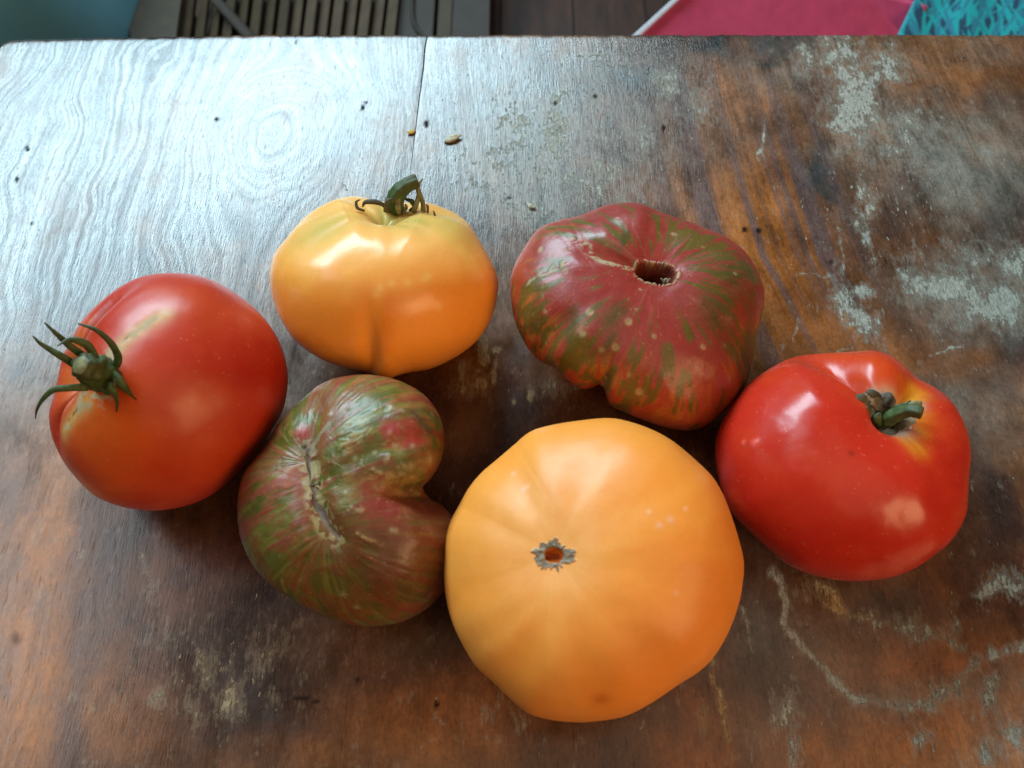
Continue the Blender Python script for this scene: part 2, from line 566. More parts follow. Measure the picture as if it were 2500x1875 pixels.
    hmk = sstep(0.35, 0.7, holes)
    scratch = strokes(U0, V0, [([(705, 1700), (780, 1712)], 5, .9)])
    hmk = np.maximum(hmk, .8 * sstep(.4, .8, scratch))
    # -------- gloss: varnish shines, dirt less so
    rough = 0.245 + 0.10 * (med - 0.5) + 0.08 * hm
    spec = 1.0 * (0.80 + 0.4 * (big - .5)) * (1 - .25 * hm)
    return {"Col": c, "PaintCol": pc, "cover": cover, "specks": specks, "hole": hmk, "rough": rough, "spec": spec,
            "pore_strength": 0.05 + 0.20 * sstep(900, 520, V0), "grain": S, "grain_strength": np.full(n, gs) if np.isscalar(gs) else gs, "stripe": stripe}


def plank(left, ya, yb, dxm, dym):
    ny = int((yb - ya) / dym) + 1
    ys = np.linspace(ya, yb, ny)
    gap = 0.00006 + 0.00085 * np.clip((ys - SB[1]) / (EDGE_Y - SB[1]), 0, 1) ** 0.7
    wig = 0.0006 * (fbm(ys * 60, ys * 0, seed=13) - 0.5)
    sx = seam_x(ys) + wig
    if left:
        xa, xb = np.full(ny, LEFT_X), sx - gap / 2
    else:
        xa, xb = sx + gap / 2, np.full(ny, RIGHT_X)
    nx = int(abs(xb[0] - xa[0]) / dxm) + 1
    u = np.linspace(0, 1, nx)
    X = xa[:, None] + (xb - xa)[:, None] * u[None, :]
    Y = np.repeat(ys[:, None], nx, 1)
    # far edge worn: ragged, left corner rounded off
    far = sstep(EDGE_Y - 0.03, EDGE_Y, Y)
    Y = Y + far * (0.0009 * (fbm(X * 190, X * 0 + 3, seed=19) - 0.5) * 2)
    if left:
        d = np.clip((LEFT_X + 0.16 - X) / 0.16, 0, 1)
        Y = Y - far * (0.0045 * d ** 1.3)
        corner = np.clip((LEFT_X + 0.005 - X) / 0.005, 0, 1)
        Y = Y - far * 0.003 * corner ** 2
    Z = np.full_like(X, ZT)
    # edges eased
    es = np.minimum(X - xa[:, None], xb[:, None] - X)
    ef = EDGE_Y - Y if False else (yb - np.repeat(ys[:, None], nx, 1))
    Z = Z - 0.00012 * np.exp(-es / 0.0008) * (gap[:, None] > 0.0003) - 0.0020 * np.exp(-ef / 0.0013)
    P = np.column_stack([X.ravel(), Y.ravel(), Z.ravel()])
    tp = table_paint(P, left)
    idx = np.arange(nx * ny).reshape(ny, nx)
    Q = np.stack([idx[:-1, :-1], idx[:-1, 1:], idx[1:, 1:], idx[1:, :-1]], -1).reshape(-1, 4)
    loop = np.concatenate([idx[0, :-1], idx[:-1, -1], idx[-1, :0:-1], idx[:0:-1, 0]])
    low = P[loop].copy()
    low[:, 2] = ZT - 0.026
    base = len(P)
    m = len(loop)
    k = np.arange(m)
    side = np.stack([base + m + k, base + k, base + (k + 1) % m, base + m + (k + 1) % m], -1)
    V = np.vstack([P, low, P[loop]])
    ext = lambda a: np.concatenate([a, a[loop], a[loop]])
    attrs = {kk: ext(vv) for kk, vv in tp.items()}
    attrs["hole"][base:][(V[base:, 1] < EDGE_Y - 0.008)] = 0.9          # board sides blackened: the seam's shade put into the colour
    # flat underside
    cen = len(V)
    V = np.vstack([V, V[base:base + m].mean(0)])
    for kk in attrs:
        attrs[kk] = np.concatenate([attrs[kk], attrs[kk][-1:]])
    T = np.stack([np.full(m, cen), base + (k + 1) % m, base + k], -1)
    return mesh_np("plank", V, np.vstack([Q, side]), T, attrs)


table = empty("table", ((LEFT_X + RIGHT_X) / 2, (EDGE_Y + NEAR_Y) / 2, 0),
              "worn wooden table with varnish rubbed pale, paint flakes and an open seam between boards", "table")
link("plank", plank(True, NEAR_Y, EDGE_Y, 0.0010, 0.0011), WOOD, table, label="board with a swirling knot, shining pale under the window")
link("plank", plank(False, NEAR_Y, EDGE_Y, 0.0010, 0.0011), WOOD, table, label="wide brown board with grey-green paint remains and dark stains")


def box_mesh(name, boxes, bev=0.004):
    import bmesh
    bm = bmesh.new()
    for (x0, y0, z0, x1, y1, z1) in boxes:
        r = bmesh.ops.create_cube(bm, size=1)
        for v in r['verts']:
            v.co = Vector(((x0 + x1) / 2 + v.co.x * (x1 - x0), (y0 + y1) / 2 + v.co.y * (y1 - y0), (z0 + z1) / 2 + v.co.z * (z1 - z0)))
    if bev:
        bmesh.ops.bevel(bm, geom=bm.edges[:], offset=bev, segments=2, affect='EDGES', profile=0.5)
    me = bpy.data.meshes.new(name)
    bm.to_mesh(me)
    bm.free()
    return me


DARKWOOD = simple_material("dark_table_wood", (0.10, 0.045, 0.02), 0.5, 0.5, 30, stretch=(6, 6, 1), bump=0.3)
X0, X1, Y0, Y1 = LEFT_X + 0.03, RIGHT_X - 0.03, NEAR_Y + 0.03, EDGE_Y - 0.05
ZA = ZT - 0.0262
link("apron", box_mesh("apron", [(X0 + .05, Y1 - .02, ZA - .09, X1 - .05, Y1, ZA)], .002), DARKWOOD, table)
link("apron", box_mesh("apron", [(X0 + .05, Y0, ZA - .09, X1 - .05, Y0 + .02, ZA)], .002), DARKWOOD, table)
link("apron", box_mesh("apron", [(X0, Y0 + .05, ZA - .09, X0 + .02, Y1 - .05, ZA)], .002), DARKWOOD, table)
link("apron", box_mesh("apron", [(X1 - .02, Y0 + .05, ZA - .09, X1, Y1 - .05, ZA)], .002), DARKWOOD, table)
for lx in (X0, X1 - .05):
    for ly in (Y0, Y1 - .05):
        link("leg", box_mesh("leg", [(lx, ly, 0.001, lx + .05, ly + .05, ZA)], .003), DARKWOOD, table)


# ================================================================== TOMATOES
def catmull_closed(pts, n=360):
    P = np.array(pts, float)
    m = len(P)
    out = []
    for t in np.linspace(0, m, n, endpoint=False):
        i = int(t)
        f = t - i
        a, b, c, d = P[(i - 1) % m], P[i % m], P[(i + 1) % m], P[(i + 2) % m]
        out.append(0.5 * (2 * b + (c - a) * f + (2 * a - 5 * b + 4 * c - d) * f * f + (3 * b - a - 3 * c + d) * f ** 3))
    return np.array(out)


class Body:
    pass


def img_dir(x, y, z):
    """direction given as right / up / towards the viewer of the photo, in world axes"""
    v = RGT * x + UPV * y - FWD * z
    return v / np.linalg.norm(v)


def build_body(outline, axis, shape, pole=None, **kw):
    if pole is not None:
        for _ in range(6):
            b = fit_body(outline, axis, shape, nphi=120, nth=70)
            rim = (b.th > .22) & (b.th < .34)
            qx, qy = project(b.V[rim].mean(0)[None, :])
            size = FPX * b.s / b.depth[0]
            axis = axis + (RGT * (pole[0] - qx[0]) - UPV * (pole[1] - qy[0])) / size * 1.1
            axis = axis / np.linalg.norm(axis)
    return fit_body(outline, axis, shape, **kw)


def fit_body(outline, axis, shape, keen=False, nphi=430, nth=250, power=2.6, t0=0.33, sink=0.0012):
    a = axis / np.linalg.norm(axis)
    b1 = RGT - RGT.dot(a) * a
    b1 /= np.linalg.norm(b1)
    b2 = np.cross(a, b1)
    ths = np.linspace(0, math.pi, nth + 1)[1:-1]
    # finer rows round the visible pole
    ths = ths - 0.22 * np.sin(2 * ths) * (ths < math.pi / 2) * 1.0
    phs = np.linspace(0, 2 * math.pi, nphi, endpoint=False)
    TH, PH = np.meshgrid(ths, phs, indexing='ij')
    th = np.concatenate([[0], TH.ravel(), [math.pi]])
    ph = np.concatenate([[0], PH.ravel(), [0]])
    D = (np.sin(th) * np.cos(ph))[:, None] * b1 + (np.sin(th) * np.sin(ph))[:, None] * b2 + np.cos(th)[:, None] * a
    Rb = shape(th, ph, D)
    O = catmull_closed(outline)
    pc = O.mean(0)
    e = ray(*pc)
    r = RGT - RGT.dot(e) * e
    r /= np.linalg.norm(r)
    u = np.cross(r, e)
    dirs = np.array([ray(*p) for p in O])
    tx, ty = (dirs @ r) / (dirs @ e), (dirs @ u) / (dirs @ e)
    opsi, orho = np.arctan2(ty, tx), np.hypot(tx, ty)
    NB = 240
    bins = (np.arange(NB) + 0.5) / NB * 2 * math.pi - math.pi
    od = np.argsort(opsi)
    G = np.interp(bins, np.concatenate([opsi[od] - 2 * math.pi, opsi[od], opsi[od] + 2 * math.pi]), np.tile(orho[od], 3))
    if not keen:
        for _ in range(3):
            G = (np.roll(G, 1) + 2 * G + np.roll(G, -1)) / 4
    dpsi = np.arctan2(D @ u, D @ r)
    sinchi = np.sqrt(np.clip(1 - (D @ e) ** 2, 0, 1))
    wgt = sinchi ** power
    g = np.ones(NB)
    s = G.mean() * t0
    t = t0
    bx = np.concatenate([bins - 2 * math.pi, bins, bins + 2 * math.pi])
    for outer in range(9):
        c = CAM + e * t
        for inner in range(5):
            fac = 1 + (np.interp(dpsi, bx, np.tile(g, 3)) - 1) * wgt
            V = c + (s * Rb * fac)[:, None] * D
            q = V - CAM
            z = q @ e
            x, y = (q @ r) / z, (q @ u) / z
            rho, ps = np.hypot(x, y), np.arctan2(y, x)
            bi = np.clip(((ps + math.pi) / (2 * math.pi) * NB).astype(int), 0, NB - 1)
            M = np.zeros(NB)
            np.maximum.at(M, bi, rho)
            ratio = G / np.maximum(M, 1e-6)
            ratio = (np.roll(ratio, 1) + 2 * ratio + np.roll(ratio, -1)) / 4
            k = ratio.mean()
            s *= k
            g *= ratio / k
        zmin = V[:, 2].min()
        if outer < 8:
            t += (zmin - (ZT - sink)) / (abs(e[2]) + s / t)
            s *= 1.0
    V[:, 2] = np.maximum(V[:, 2], ZT + 0.00015)
    B = Body()
    B.V, B.th, B.ph, B.D, B.axis, B.b1, B.b2, B.c, B.e, B.s = V, th, ph, D, a, b1, b2, c, e, s
    n = len(ths)
    idx = 1 + np.arange(n * nphi).reshape(n, nphi)
    nxt = np.roll(idx, -1, 1)
    B.Q = np.stack([idx[:-1], idx[1:], nxt[1:], nxt[:-1]], -1).reshape(-1, 4)
    last = len(V) - 1
    B.T = np.vstack([np.stack([np.zeros(nphi, int), idx[0], nxt[0]], -1), np.stack([np.full(nphi, last), nxt[-1], idx[-1]], -1)])
    B.normals()
    B.base = np.array([c[0], c[1], ZT])
    return B


def _normals(B):
    V = B.V
    N = np.zeros_like(V)
    Q = B.Q
    fn = np.cross(V[Q[:, 2]] - V[Q[:, 0]], V[Q[:, 3]] - V[Q[:, 1]])
    for k in range(4):
        for ax in range(3):
            N[:, ax] += np.bincount(Q[:, k], fn[:, ax], len(V))
    N[0], N[-1] = B.axis, -B.axis
    N /= np.linalg.norm(N, axis=1)[:, None] + 1e-12
    B.N = N
    B.px, B.py = project(V)
    B.front = ((V - CAM) * N).sum(1) < 0
    B.depth = (V - CAM) @ FWD


def _pick(B, px, py):
    d = (B.px - px) ** 2 + (B.py - py) ** 2 + np.where(B.front, 0, 1e9)
    near = np.where(d < d.min() + 30)[0]
    return near[np.argmin(B.depth[near])]


def _blob(B, px, py, r, el=None):
    """soft spot of radius r metres at the surface point seen at photo pixel (px, py)"""
    p = B.V[_pick(B, px, py)]
    return np.exp(-((B.V - p) ** 2).sum(1) / (r * r))


def _line(B, pts, r):
    P = [B.V[_pick(B, *p)] for p in pts]
    m = np.full(len(B.V), 1e9)
    for p, q in zip(P[:-1], P[1:]):
        d = q - p
        t = np.clip(((B.V - p) @ d) / (d @ d + 1e-12), 0, 1)
        m = np.minimum(m, ((B.V - p - t[:, None] * d) ** 2).sum(1))
    return np.exp(-m / (r * r))


Body.normals, Body.pick, Body.blob, Body.line = _normals, _pick, _blob, _line


def adiff(ph, deg):
    return np.angle(np.exp(1j * (ph - math.radians(deg))))


def furrow(th, ph, deg, depth, width, tc, tw):
    """a groove running down from the stem at angle deg"""
    return depth * np.exp(-(adiff(ph, deg) / math.radians(width)) ** 2) * np.exp(-((np.degrees(th) - tc) / tw) ** 2)


def oblate(th, flat, p=2.15):
    return (np.abs(np.sin(th)) ** p + np.abs(np.cos(th) / flat) ** p) ** (-1 / p)


def finish(B, name, col, rough, mat, label):
    root = empty(name, B.base, label, "tomato")
    me = mesh_np("fruit", B.V, B.Q, B.T, {"Col": col, "rough": rough})
    link("fruit", me, mat, root)
    return root


def lump(D, k, seed):
    return fbm(D[:, 0] * k + 5, D[:, 1] * k + 9, D[:, 2] * k + 3, seed=seed, o=3) - 0.5


def meridian(B, kphi, kth, seed, o=3):
    """noise drawn out along the meridians"""
    s = np.sin(B.th)
    return fbm(np.cos(B.ph) * kphi, np.sin(B.ph) * kphi, B.th * kth, seed=seed, o=o)


SKIN = skin_material("tomato_skin", sss=0.20, bumpy=0.10)
SKIN_ROUGH = skin_material("scarred_tomato_skin", sss=0.10, bumpy=0.40, var=0.08)
GREEN = NT("green_stem")
_v = GREEN.coords()
_f = GREEN.noise(_v, 500, 4)
_c = GREEN.mixc(GREEN.rng(_f, .3, .7, 0, 1), (0.030, 0.055, 0.014), (0.075, 0.105, 0.030))
_c = GREEN.mixc(GREEN.rng(GREEN.attr("t", True), .55, 1.0, 0, .75), _c, (0.050, 0.045, 0.018))
GREEN.set(Base_Color=_c, Roughness=.55, Normal=GREEN.bump(_f, .4, .0005), Specular_IOR_Level=.35)
GREEN = GREEN.m
SAGE = simple_material("pale_dry_sepal", (0.22, 0.22, 0.09), .6, .5, 400, (0.12, 0.10, 0.035), bump=.3)
DRY = simple_material("dry_brown_sepal", (0.105, 0.085, 0.045), .75, .5, 250, (0.045, 0.034, 0.020), bump=.5)
CORK = simple_material("corky_scar", (0.33, 0.27, 0.18), .8, .5, 600, (0.15, 0.11, 0.07), bump=.6)
GREYCORK = simple_material("grey_corky_scar", (0.17, 0.15, 0.12), .85, .5, 700, (0.07, 0.06, 0.05), bump=.6)


def place(B, px, py, lift=0.0):
    """surface point at a photo pixel, raised off the skin by lift metres"""
    i = B.pick(px, py)
    return at_depth(px, py, B.depth[i]) - ray(px, py) * lift


def offp(B, ax, ay, px, py, lift):
    """free point at photo pixel (px,py), as deep as the surface at (ax,ay) less lift"""
    return at_depth(px, py, B.depth[B.pick(ax, ay)] - lift)


# ---------------------------------------------------------------- red tomato with green calyx, left
o = [(408, 666), (470, 670), (523, 686), (585, 723), (634, 764), (671, 813), (693, 862), (703, 911), (701, 957), (691, 1002), (667, 1045), (634, 1092), (589, 1145), (544, 1190), (490, 1223),
     (429, 1241), (371, 1247), (314, 1241), (265, 1227), (224, 1206), (183, 1165), (150, 1120), (128, 1071), (119, 1026), (121, 993), (132, 961), (143, 911), (152, 870), (168, 840), (187, 801), (216, 764),
     (253, 729), (298, 696), (347, 674)]


def sh_red_left(th, ph, D):
    R = oblate(th, 0.80)
    R = R - 0.17 * np.exp(-(th / 0.50) ** 2) - 0.10 * np.exp(-(th / 0.20) ** 2)
    R = R * (1 - furrow(th, ph, 62, 0.17, 10, 30, 24) - furrow(th, ph, -118, 0.13, 12, 24, 18) - furrow(th, ph, -40, .03, 22, 30, 25)
             - furrow(th, ph, 140, .05, 18, 25, 25))
    return R * (1 + 0.03 * lump(D, 2.0, 5))


B = build_body(o, img_dir(-0.70, 0.16, 0.62), sh_red_left)
n = len(B.V)
c = np.tile(np.array([0.47, 0.032, 0.013]), (n, 1))
c = mix(c, (0.40, 0.012, 0.006), sstep(0.45, 0.7, fbm(B.D[:, 0] * 2, B.D[:, 1] * 2, B.D[:, 2] * 2, seed=4)) * .7)
c = mix(c, (0.54, 0.065, 0.014), sstep(.48, .72, fbm(B.D[:, 0] * 3 + 2, B.D[:, 1] * 3, B.D[:, 2] * 3, seed=14)) * .4)
oran = np.maximum.reduce([B.blob(250, 1060, .022) * .9, B.blob(330, 1090, .022) * .45, B.blob(185, 860, .012) * .8, B.blob(300, 985, .010) * .4, B.blob(480, 740, .016) * .25, B.blob(380, 770, .010) * .3, B.blob(470, 985, .012) * .35])
c = mix(c, (0.62, 0.115, 0.010), oran * (0.6 + 0.6 * meridian(B, 4, 1.5, 3)))
c = mix(c, (0.62, 0.16, 0.02), np.exp(-(B.th / 0.33) ** 2) * .8)
cork = np.maximum.reduce([B.line([(262, 880), (300, 830), (335, 805), (385, 770)], .0028) * .9, B.line([(205, 985), (178, 1010), (158, 1045)], .0028) * .9, B.line([(190, 975), (250, 975)], .005) * .9, B.blob(277, 845, .005)])
cork *= sstep(.30, .62, fbm(B.V[:, 0] * 420, B.V[:, 1] * 420, B.V[:, 2] * 420, seed=6))
c = mix(c, (0.52, 0.36, 0.10), np.maximum.reduce([B.line([(262, 880), (300, 830), (335, 805), (400, 765)], .0030), B.line([(210, 985), (178, 1010), (152, 1055)], .0035)]) * .65)
c = mix(c, (0.37, 0.28, 0.15), sstep(.35, .9, cork) * .9)
slit = .7 * np.maximum(B.line([(300, 828), (318, 812), (340, 797)], .0005), B.line([(182, 1000), (165, 1025), (156, 1042)], .0007)) * sstep(.35, .6, fbm(B.V[:, 0] * 300, B.V[:, 1] * 300, B.V[:, 2] * 300, seed=8))
c = mix(c, (0.09, 0.05, 0.03), slit)
ro = 0.36 + 0.35 * cork
B.V -= B.N * (slit * .0004)[:, None]
red_left = finish(B, "red_tomato", c, ro, SKIN, "red tomato at far left with spidery green calyx and stem pointing left")
hub = [offp(B, 250, 930, 262, 925, -.002), offp(B, 250, 930, 243, 912, .006), offp(B, 250, 930, 222, 900, .012), offp(B, 250, 930, 196, 892, .016)]
link("stem", tube("stem", hub, [.0050, .0056, .0046, .0036], 1, 20, 26, .14, .08), GREEN, red_left)
link("stem_cut", tube("stem_cut", [hub[-1], hub[-1] + (hub[-1] - hub[-2]) * .08], [.0030, .0026], 1, 12, 4, .05), SAGE, red_left)
for pts, rad in (
        ([(270, 905, .003), (288, 880, .007), (282, 855, .010), (262, 828, .013), (230, 803, .015), (190, 790, .014)], [.0022, .0023, .0018, .0014, .0010, .0003]),
        ([(235, 880, .010), (215, 845, .013), (190, 832, .015), (165, 830, .016), (140, 845, .018)], [.0020, .0021, .0016, .0010, .0003]),
        ([(205, 870, .010), (175, 848, .013), (150, 826, .015), (130, 808, .017), (108, 787, .018)], [.0018, .0017, .0013, .0009, .0003]),
        ([(190, 895, .010), (150, 870, .014), (120, 852, .015), (98, 838, .016), (80, 820, .017)], [.0018, .0017, .0012, .0009, .0003]),
        ([(215, 945, .009), (170, 947, .013), (130, 952, .013), (104, 975, .010), (90, 1000, .005), (86, 1022, .001)], [.0017, .0016, .0014, .0011, .0008, .0003]),
        ([(262, 905, .006), (285, 925, .010), (302, 945, .009), (318, 962, .006), (333, 977, .002)], [.0024, .0026, .0020, .0010, .0003]),
        ([(245, 935, .007), (268, 945, .011), (280, 962, .010), (286, 985, .006), (284, 1006, .002)], [.0022, .0022, .0016, .0009, .0003]),
        ([(235, 935, .008), (262, 955, .009), (275, 950, .011), (280, 925, .012)], [.0016, .0018, .0014, .0004])):
    P = [offp(B, 250, 930, x, y, l) for x, y, l in pts]
    link("sepal", tube("sepal", P, [q * .72 for q in rad], .4, 8, 26, 0, .05, up=-FWD), GREEN, red_left)

# ---------------------------------------------------------------- yellow tomato, back
o = [(812, 489), (852, 479), (882, 480), (915, 488), (950, 494), (1000, 494), (1041, 494), (1081, 506), (1117, 523), (1144, 546), (1164, 576), (1190, 619), (1210, 659), (1217, 692), (1213, 731), (1200, 778), (1177, 818),
     (1144, 851), (1097, 881), (1048, 902), (998, 910), (960, 919), (938, 924), (916, 918), (898, 909), (852, 901), (799, 884), (756, 861), (716, 828), (686, 781), (666, 732), (658, 685), (661, 645), (673, 612), (703, 576), (726, 548), (763, 515)]


def sh_yellow(th, ph, D):
    R = oblate(th, 0.74, 2.25)
    R = R - 0.13 * np.exp(-(th / 0.55) ** 2) - 0.09 * np.exp(-(th / 0.2) ** 2)
    f = 0
    for deg, dp in ((-160, .05), (-136, .055), (-100, .018), (-72, .018), (-40, .03), (-15, .025), (20, .04), (60, .05), (100, .04), (140, .05), (175, .04)):
        f = f + furrow(th, ph, deg, dp * 1.05, 14, 36, 22)
    f = f + furrow(th, ph, -90, .062, 5, 100, 22) + furrow(th, ph, -94, .015, 12, 105, 26) + furrow(th, ph, -82, -.022, 8, 104, 24)
    f = f + furrow(th, ph, -66, .012, 16, 85, 30) + furrow(th, ph, -120, -.012, 20, 80, 35)
    return R * (1 - f) * (1 + 0.02 * lump(D, 2.3, 15))


B = build_body(o, img_dir(0.05, 0.86, 0.50), sh_yellow)
n = len(B.V)
c = np.tile(np.array([0.82, 0.305, 0.042]), (n, 1))
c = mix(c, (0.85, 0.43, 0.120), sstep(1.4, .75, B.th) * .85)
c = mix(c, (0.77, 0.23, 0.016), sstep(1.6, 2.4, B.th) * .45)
str_ = meridian(B, 5, .7, 3)
c = mix(c, (0.84, 0.46, 0.10), sstep(.52, .75, str_) * sstep(1.5, .9, B.th) * .6)
grn = np.maximum.reduce([B.blob(950, 535, .008), B.blob(1010, 535, .009) * .75, B.blob(1110, 545, .012) * .6, B.blob(780, 555, .010) * .7, B.blob(810, 540, .008) * .6, B.blob(1140, 560, .010) * .5, B.blob(740, 575, .008) * .5])
c = mix(c, (0.34, 0.32, 0.07), np.clip(grn * (0.5 + .8 * str_), 0, 1) * .85)
spk = np.maximum.reduce([B.blob(x, y, .0014) for x, y in ((930, 700), (958, 690), (1040, 680), (1048, 672), (1000, 688), (915, 720), (1075, 750))])
c = mix(c, (0.86, 0.50, 0.14), spk * .6)
c = mix(c, (0.70, 0.18, 0.010), B.line([(950, 745), (938, 790), (936, 850)], .004) * .5)
B.V += B.N * (B.blob(938, 918, .006) * .0016)[:, None]
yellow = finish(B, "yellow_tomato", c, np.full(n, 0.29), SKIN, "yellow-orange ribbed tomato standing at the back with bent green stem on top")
A = (965, 525)
st = [offp(B, *A, x, y, l) for x, y, l in ((962, 522, -.006), (963, 495, .0), (975, 470, .004), (998, 450, .006), (1020, 441, .006))]
link("stem", tube("stem", st, [.0040, .0037, .0033, .0028, .0025], 1, 20, 30, .12, .08), GREEN, yellow)
for pts, rad, mt in (
        ([(975, 522, .002), (972, 505, .004), (973, 485, .005), (976, 472, .006)], [.0012, .0016, .0014, .0006], SAGE),
        ([(1008, 518, .002), (1016, 500, .004), (1022, 475, .004), (1020, 455, .005), (1032, 436, .005)], [.0012, .0014, .0011, .0009, .0004], SAGE),
        ([(1034, 518, .002), (1032, 495, .003), (1026, 475, .004), (1022, 458, .004)], [.0012, .0012, .0010, .0005], SAGE),
        ([(1000, 516, .0), (1012, 505, .002), (1005, 492, .003), (990, 486, .002)], [.0010, .0013, .0013, .0006], GREEN),
        ([(948, 515, .0), (935, 500, .002), (915, 493, .003), (892, 494, .003), (885, 505, .002)], [.0012, .0016, .0020, .0016, .0006], DRY),
        ([(890, 515, .002), (873, 508, .004), (870, 493, .005), (880, 487, .005)], [.0008, .0012, .0010, .0004], DRY),
        ([(940, 518, .001), (942, 498, .003), (950, 488, .004), (962, 486, .003)], [.0012, .0015, .0012, .0006], DRY),
        ([(1044, 520, .001), (1044, 505, .003), (1040, 498, .003)], [.0008, .0010, .0005], DRY),
        ([(1062, 528, .001), (1060, 520, .002), (1058, 514, .002)], [.0008, .0007, .0003], DRY),
        ([(985, 520, .0), (992, 508, .002), (990, 498, .002)], [.0012, .0012, .0006], DRY)):
    P = [offp(B, *A, x, y, l + (.0035 if mt is DRY else 0)) for x, y, l in pts]
    link("sepal", tube("sepal", P, [q * (.55 if mt is DRY else .8) for q in rad], .5, 8, 20, 0, .06, up=-FWD), mt, yellow)

# ---------------------------------------------------------------- striped tomato with open hole, back right
o = [(1466, 505), (1515, 495), (1565, 497), (1603, 513), (1656, 532), (1705, 549), (1762, 572), (1808, 602), (1838, 640), (1857, 678), (1867, 716), (1863, 765), (1849, 818), (1838, 875), (1823, 936), (1792, 982),
     (1758, 1012), (1724, 1039), (1686, 1052), (1648, 1050), (1603, 1039), (1553, 1020), (1515, 1003), (1488, 988), (1478, 968), (1473, 950), (1462, 940), (1447, 947), (1424, 951), (1397, 938), (1371, 913), (1350, 898),
     (1325, 887), (1295, 860), (1268, 815), (1253, 773), (1246, 723), (1247, 678), (1259, 640), (1278, 608), (1299, 575), (1325, 551), (1371, 535), (1413, 526), (1443, 515)]


def sh_striped_back(th, ph, D):
    R = oblate(th, 0.70, 2.2)
    dphi = ph
    hole = 0.190 * (1 + 0.22 * np.cos(2 * (ph - math.radians(-8))))
    R = R - 0.10 * np.exp(-(th / 0.48) ** 2)
    R = R - 0.46 * (1 - sstep(hole * 0.62, hole * 1.15, th))
    R = R * (1 - furrow(th, ph, 160, 0.10, 10, 24, 22) - furrow(th, ph, -118, .09, 5, 88, 24) - furrow(th, ph, -150, .05, 8, 75, 25) - furrow(th, ph, -133, -.03, 9, 85, 22)
             - furrow(th, ph, 120, .035, 14, 65, 30) - furrow(th, ph, 60, .03, 14, 60, 30) - furrow(th, ph, 20, .025, 16, 60, 30) - furrow(th, ph, -60, -.02, 25, 60, 30) - furrow(th, ph, -35, .03, 10, 60, 30))
    return R * (1 + 0.045 * lump(D, 2.6, 25))


B = build_body(o, img_dir(0.16, 0.37, 0.88), sh_striped_back, (1600, 664), keen=True, nphi=470, nth=280)
n = len(B.V)
dn = lambda k, s, oo=3: fbm(B.D[:, 0] * k + 3, B.D[:, 1] * k + 7, B.D[:, 2] * k + 1, seed=s, o=oo)
c = np.tile(np.array([0.275, 0.034, 0.025]), (n, 1))
c = mix(c, (0.285, 0.047, 0.038), sstep(.4, .7, dn(2.5, 3)) * .7)
lowr = sstep(1.0, 1.55, B.th)
c = mix(c, (0.44, 0.070, 0.014), lowr * .75 * sstep(1400, 1300, B.px * 0 + 1250))
st1 = meridian(B, 14, 3.2, 11)
st2 = meridian(B, 27, 5.5, 17)
st3 = dn(7, 41)
zone = np.maximum.reduce([B.blob(1300, 690, .020) * .8, B.blob(1290, 800, .024), B.blob(1400, 860, .028), B.blob(1520, 960, .026), B.blob(1660, 1000, .024) * .8, B.blob(1470, 790, .014) * .8, B.blob(1395, 550, .014), B.blob(1510, 565, .014) * .9,
                          B.blob(1640, 560, .016), B.blob(1720, 590, .016), B.blob(1800, 680, .022), B.blob(1770, 780, .020), B.blob(1830, 860, .030), B.blob(1460, 880, .02), B.blob(1560, 600, .012) * .4, B.blob(1570, 900, .016) * .5])
gm = sstep(.485, .575, 0.45 * st1 + 0.35 * st2 + .20 * st3 + (zone - .72) * .26)
c = mix(c, (0.42, 0.165, 0.022), sstep(.44, .60, 0.6 * st2 + 0.4 * meridian(B, 12, 3.2, 19) + (zone - .85) * .2) * zone * sstep(.75, 1.3, B.th) * .70)
c = mix(c, (0.105, 0.085, 0.014), gm * .88)
blk = np.maximum.reduce([B.blob(1800, 670, .011), B.blob(1760, 770, .010), B.line([(1735, 735), (1790, 800)], .006), B.line([(1820, 640), (1835, 760), (1825, 880)], .006) * .8,
                         B.line([(1520, 600), (1528, 560)], .0016), B.line([(1485, 790), (1510, 750)], .0040), B.line([(1470, 870), (1490, 820)], .003), B.line([(1400, 760), (1380, 830)], .0024)])
c = mix(c, (0.070, 0.062, 0.018), np.clip(blk * (0.4 + .9 * st2), 0, 1) * .85)
# pale bloom streaks near the stem
c = mix(c, (0.40, 0.11, 0.10), sstep(.56, .74, meridian(B, 9, 2.2, 23)) * np.exp(-((B.th - .42) / .26) ** 2) * .35)
spots = [(1505, 530, 1.6), (1645, 567, 1.6), (1716, 598, 1.3), (1382, 605, 1.0), (1318, 606, 1.9), (1375, 662, 1.5), (1320, 700, 1.2), (1321, 723, 1.4), (1328, 760, 1.6), (1437, 760, 1.8), (1533, 782, 1.9),
         (1420, 812, 1.9), (1465, 855, 2.2), (1500, 853, 1.8), (1533, 920, 1.6), (1557, 960, 1.9), (1720, 843, 1.5), (1600, 818, 1.2), (1290, 685, 1.2), (1475, 925, 1.4), (1798, 665, 1.4), (1553, 750, .9), (1565, 702, 1.0), (1330, 840, 1.3), (1310, 795, 1.2), (1690, 900, 1.0), (1640, 930, 1.1), (1775, 845, 1.2)]
spm, spc = np.zeros(n), np.zeros(n)
for x, y, r in spots:
    spm = np.maximum(spm, B.blob(x, y, r * .00095) * (.6 + .4 * ((x * 7 + y) % 5) / 4))
    spc = np.maximum(spc, B.blob(x + 2, y - 1, r * .00036))
scar = np.maximum.reduce([B.line([(1405, 582), (1435, 600)], .0022), B.line([(1316, 668), (1345, 655), (1372, 643)], .0018), B.line([(1440, 615), (1470, 632), (1505, 642), (1535, 648)], .0021), B.line([(1285, 695), (1297, 680)], .0012)])
scar *= sstep(.32, .60, fbm(B.V[:, 0] * 520, B.V[:, 1] * 520, B.V[:, 2] * 520, seed=9))
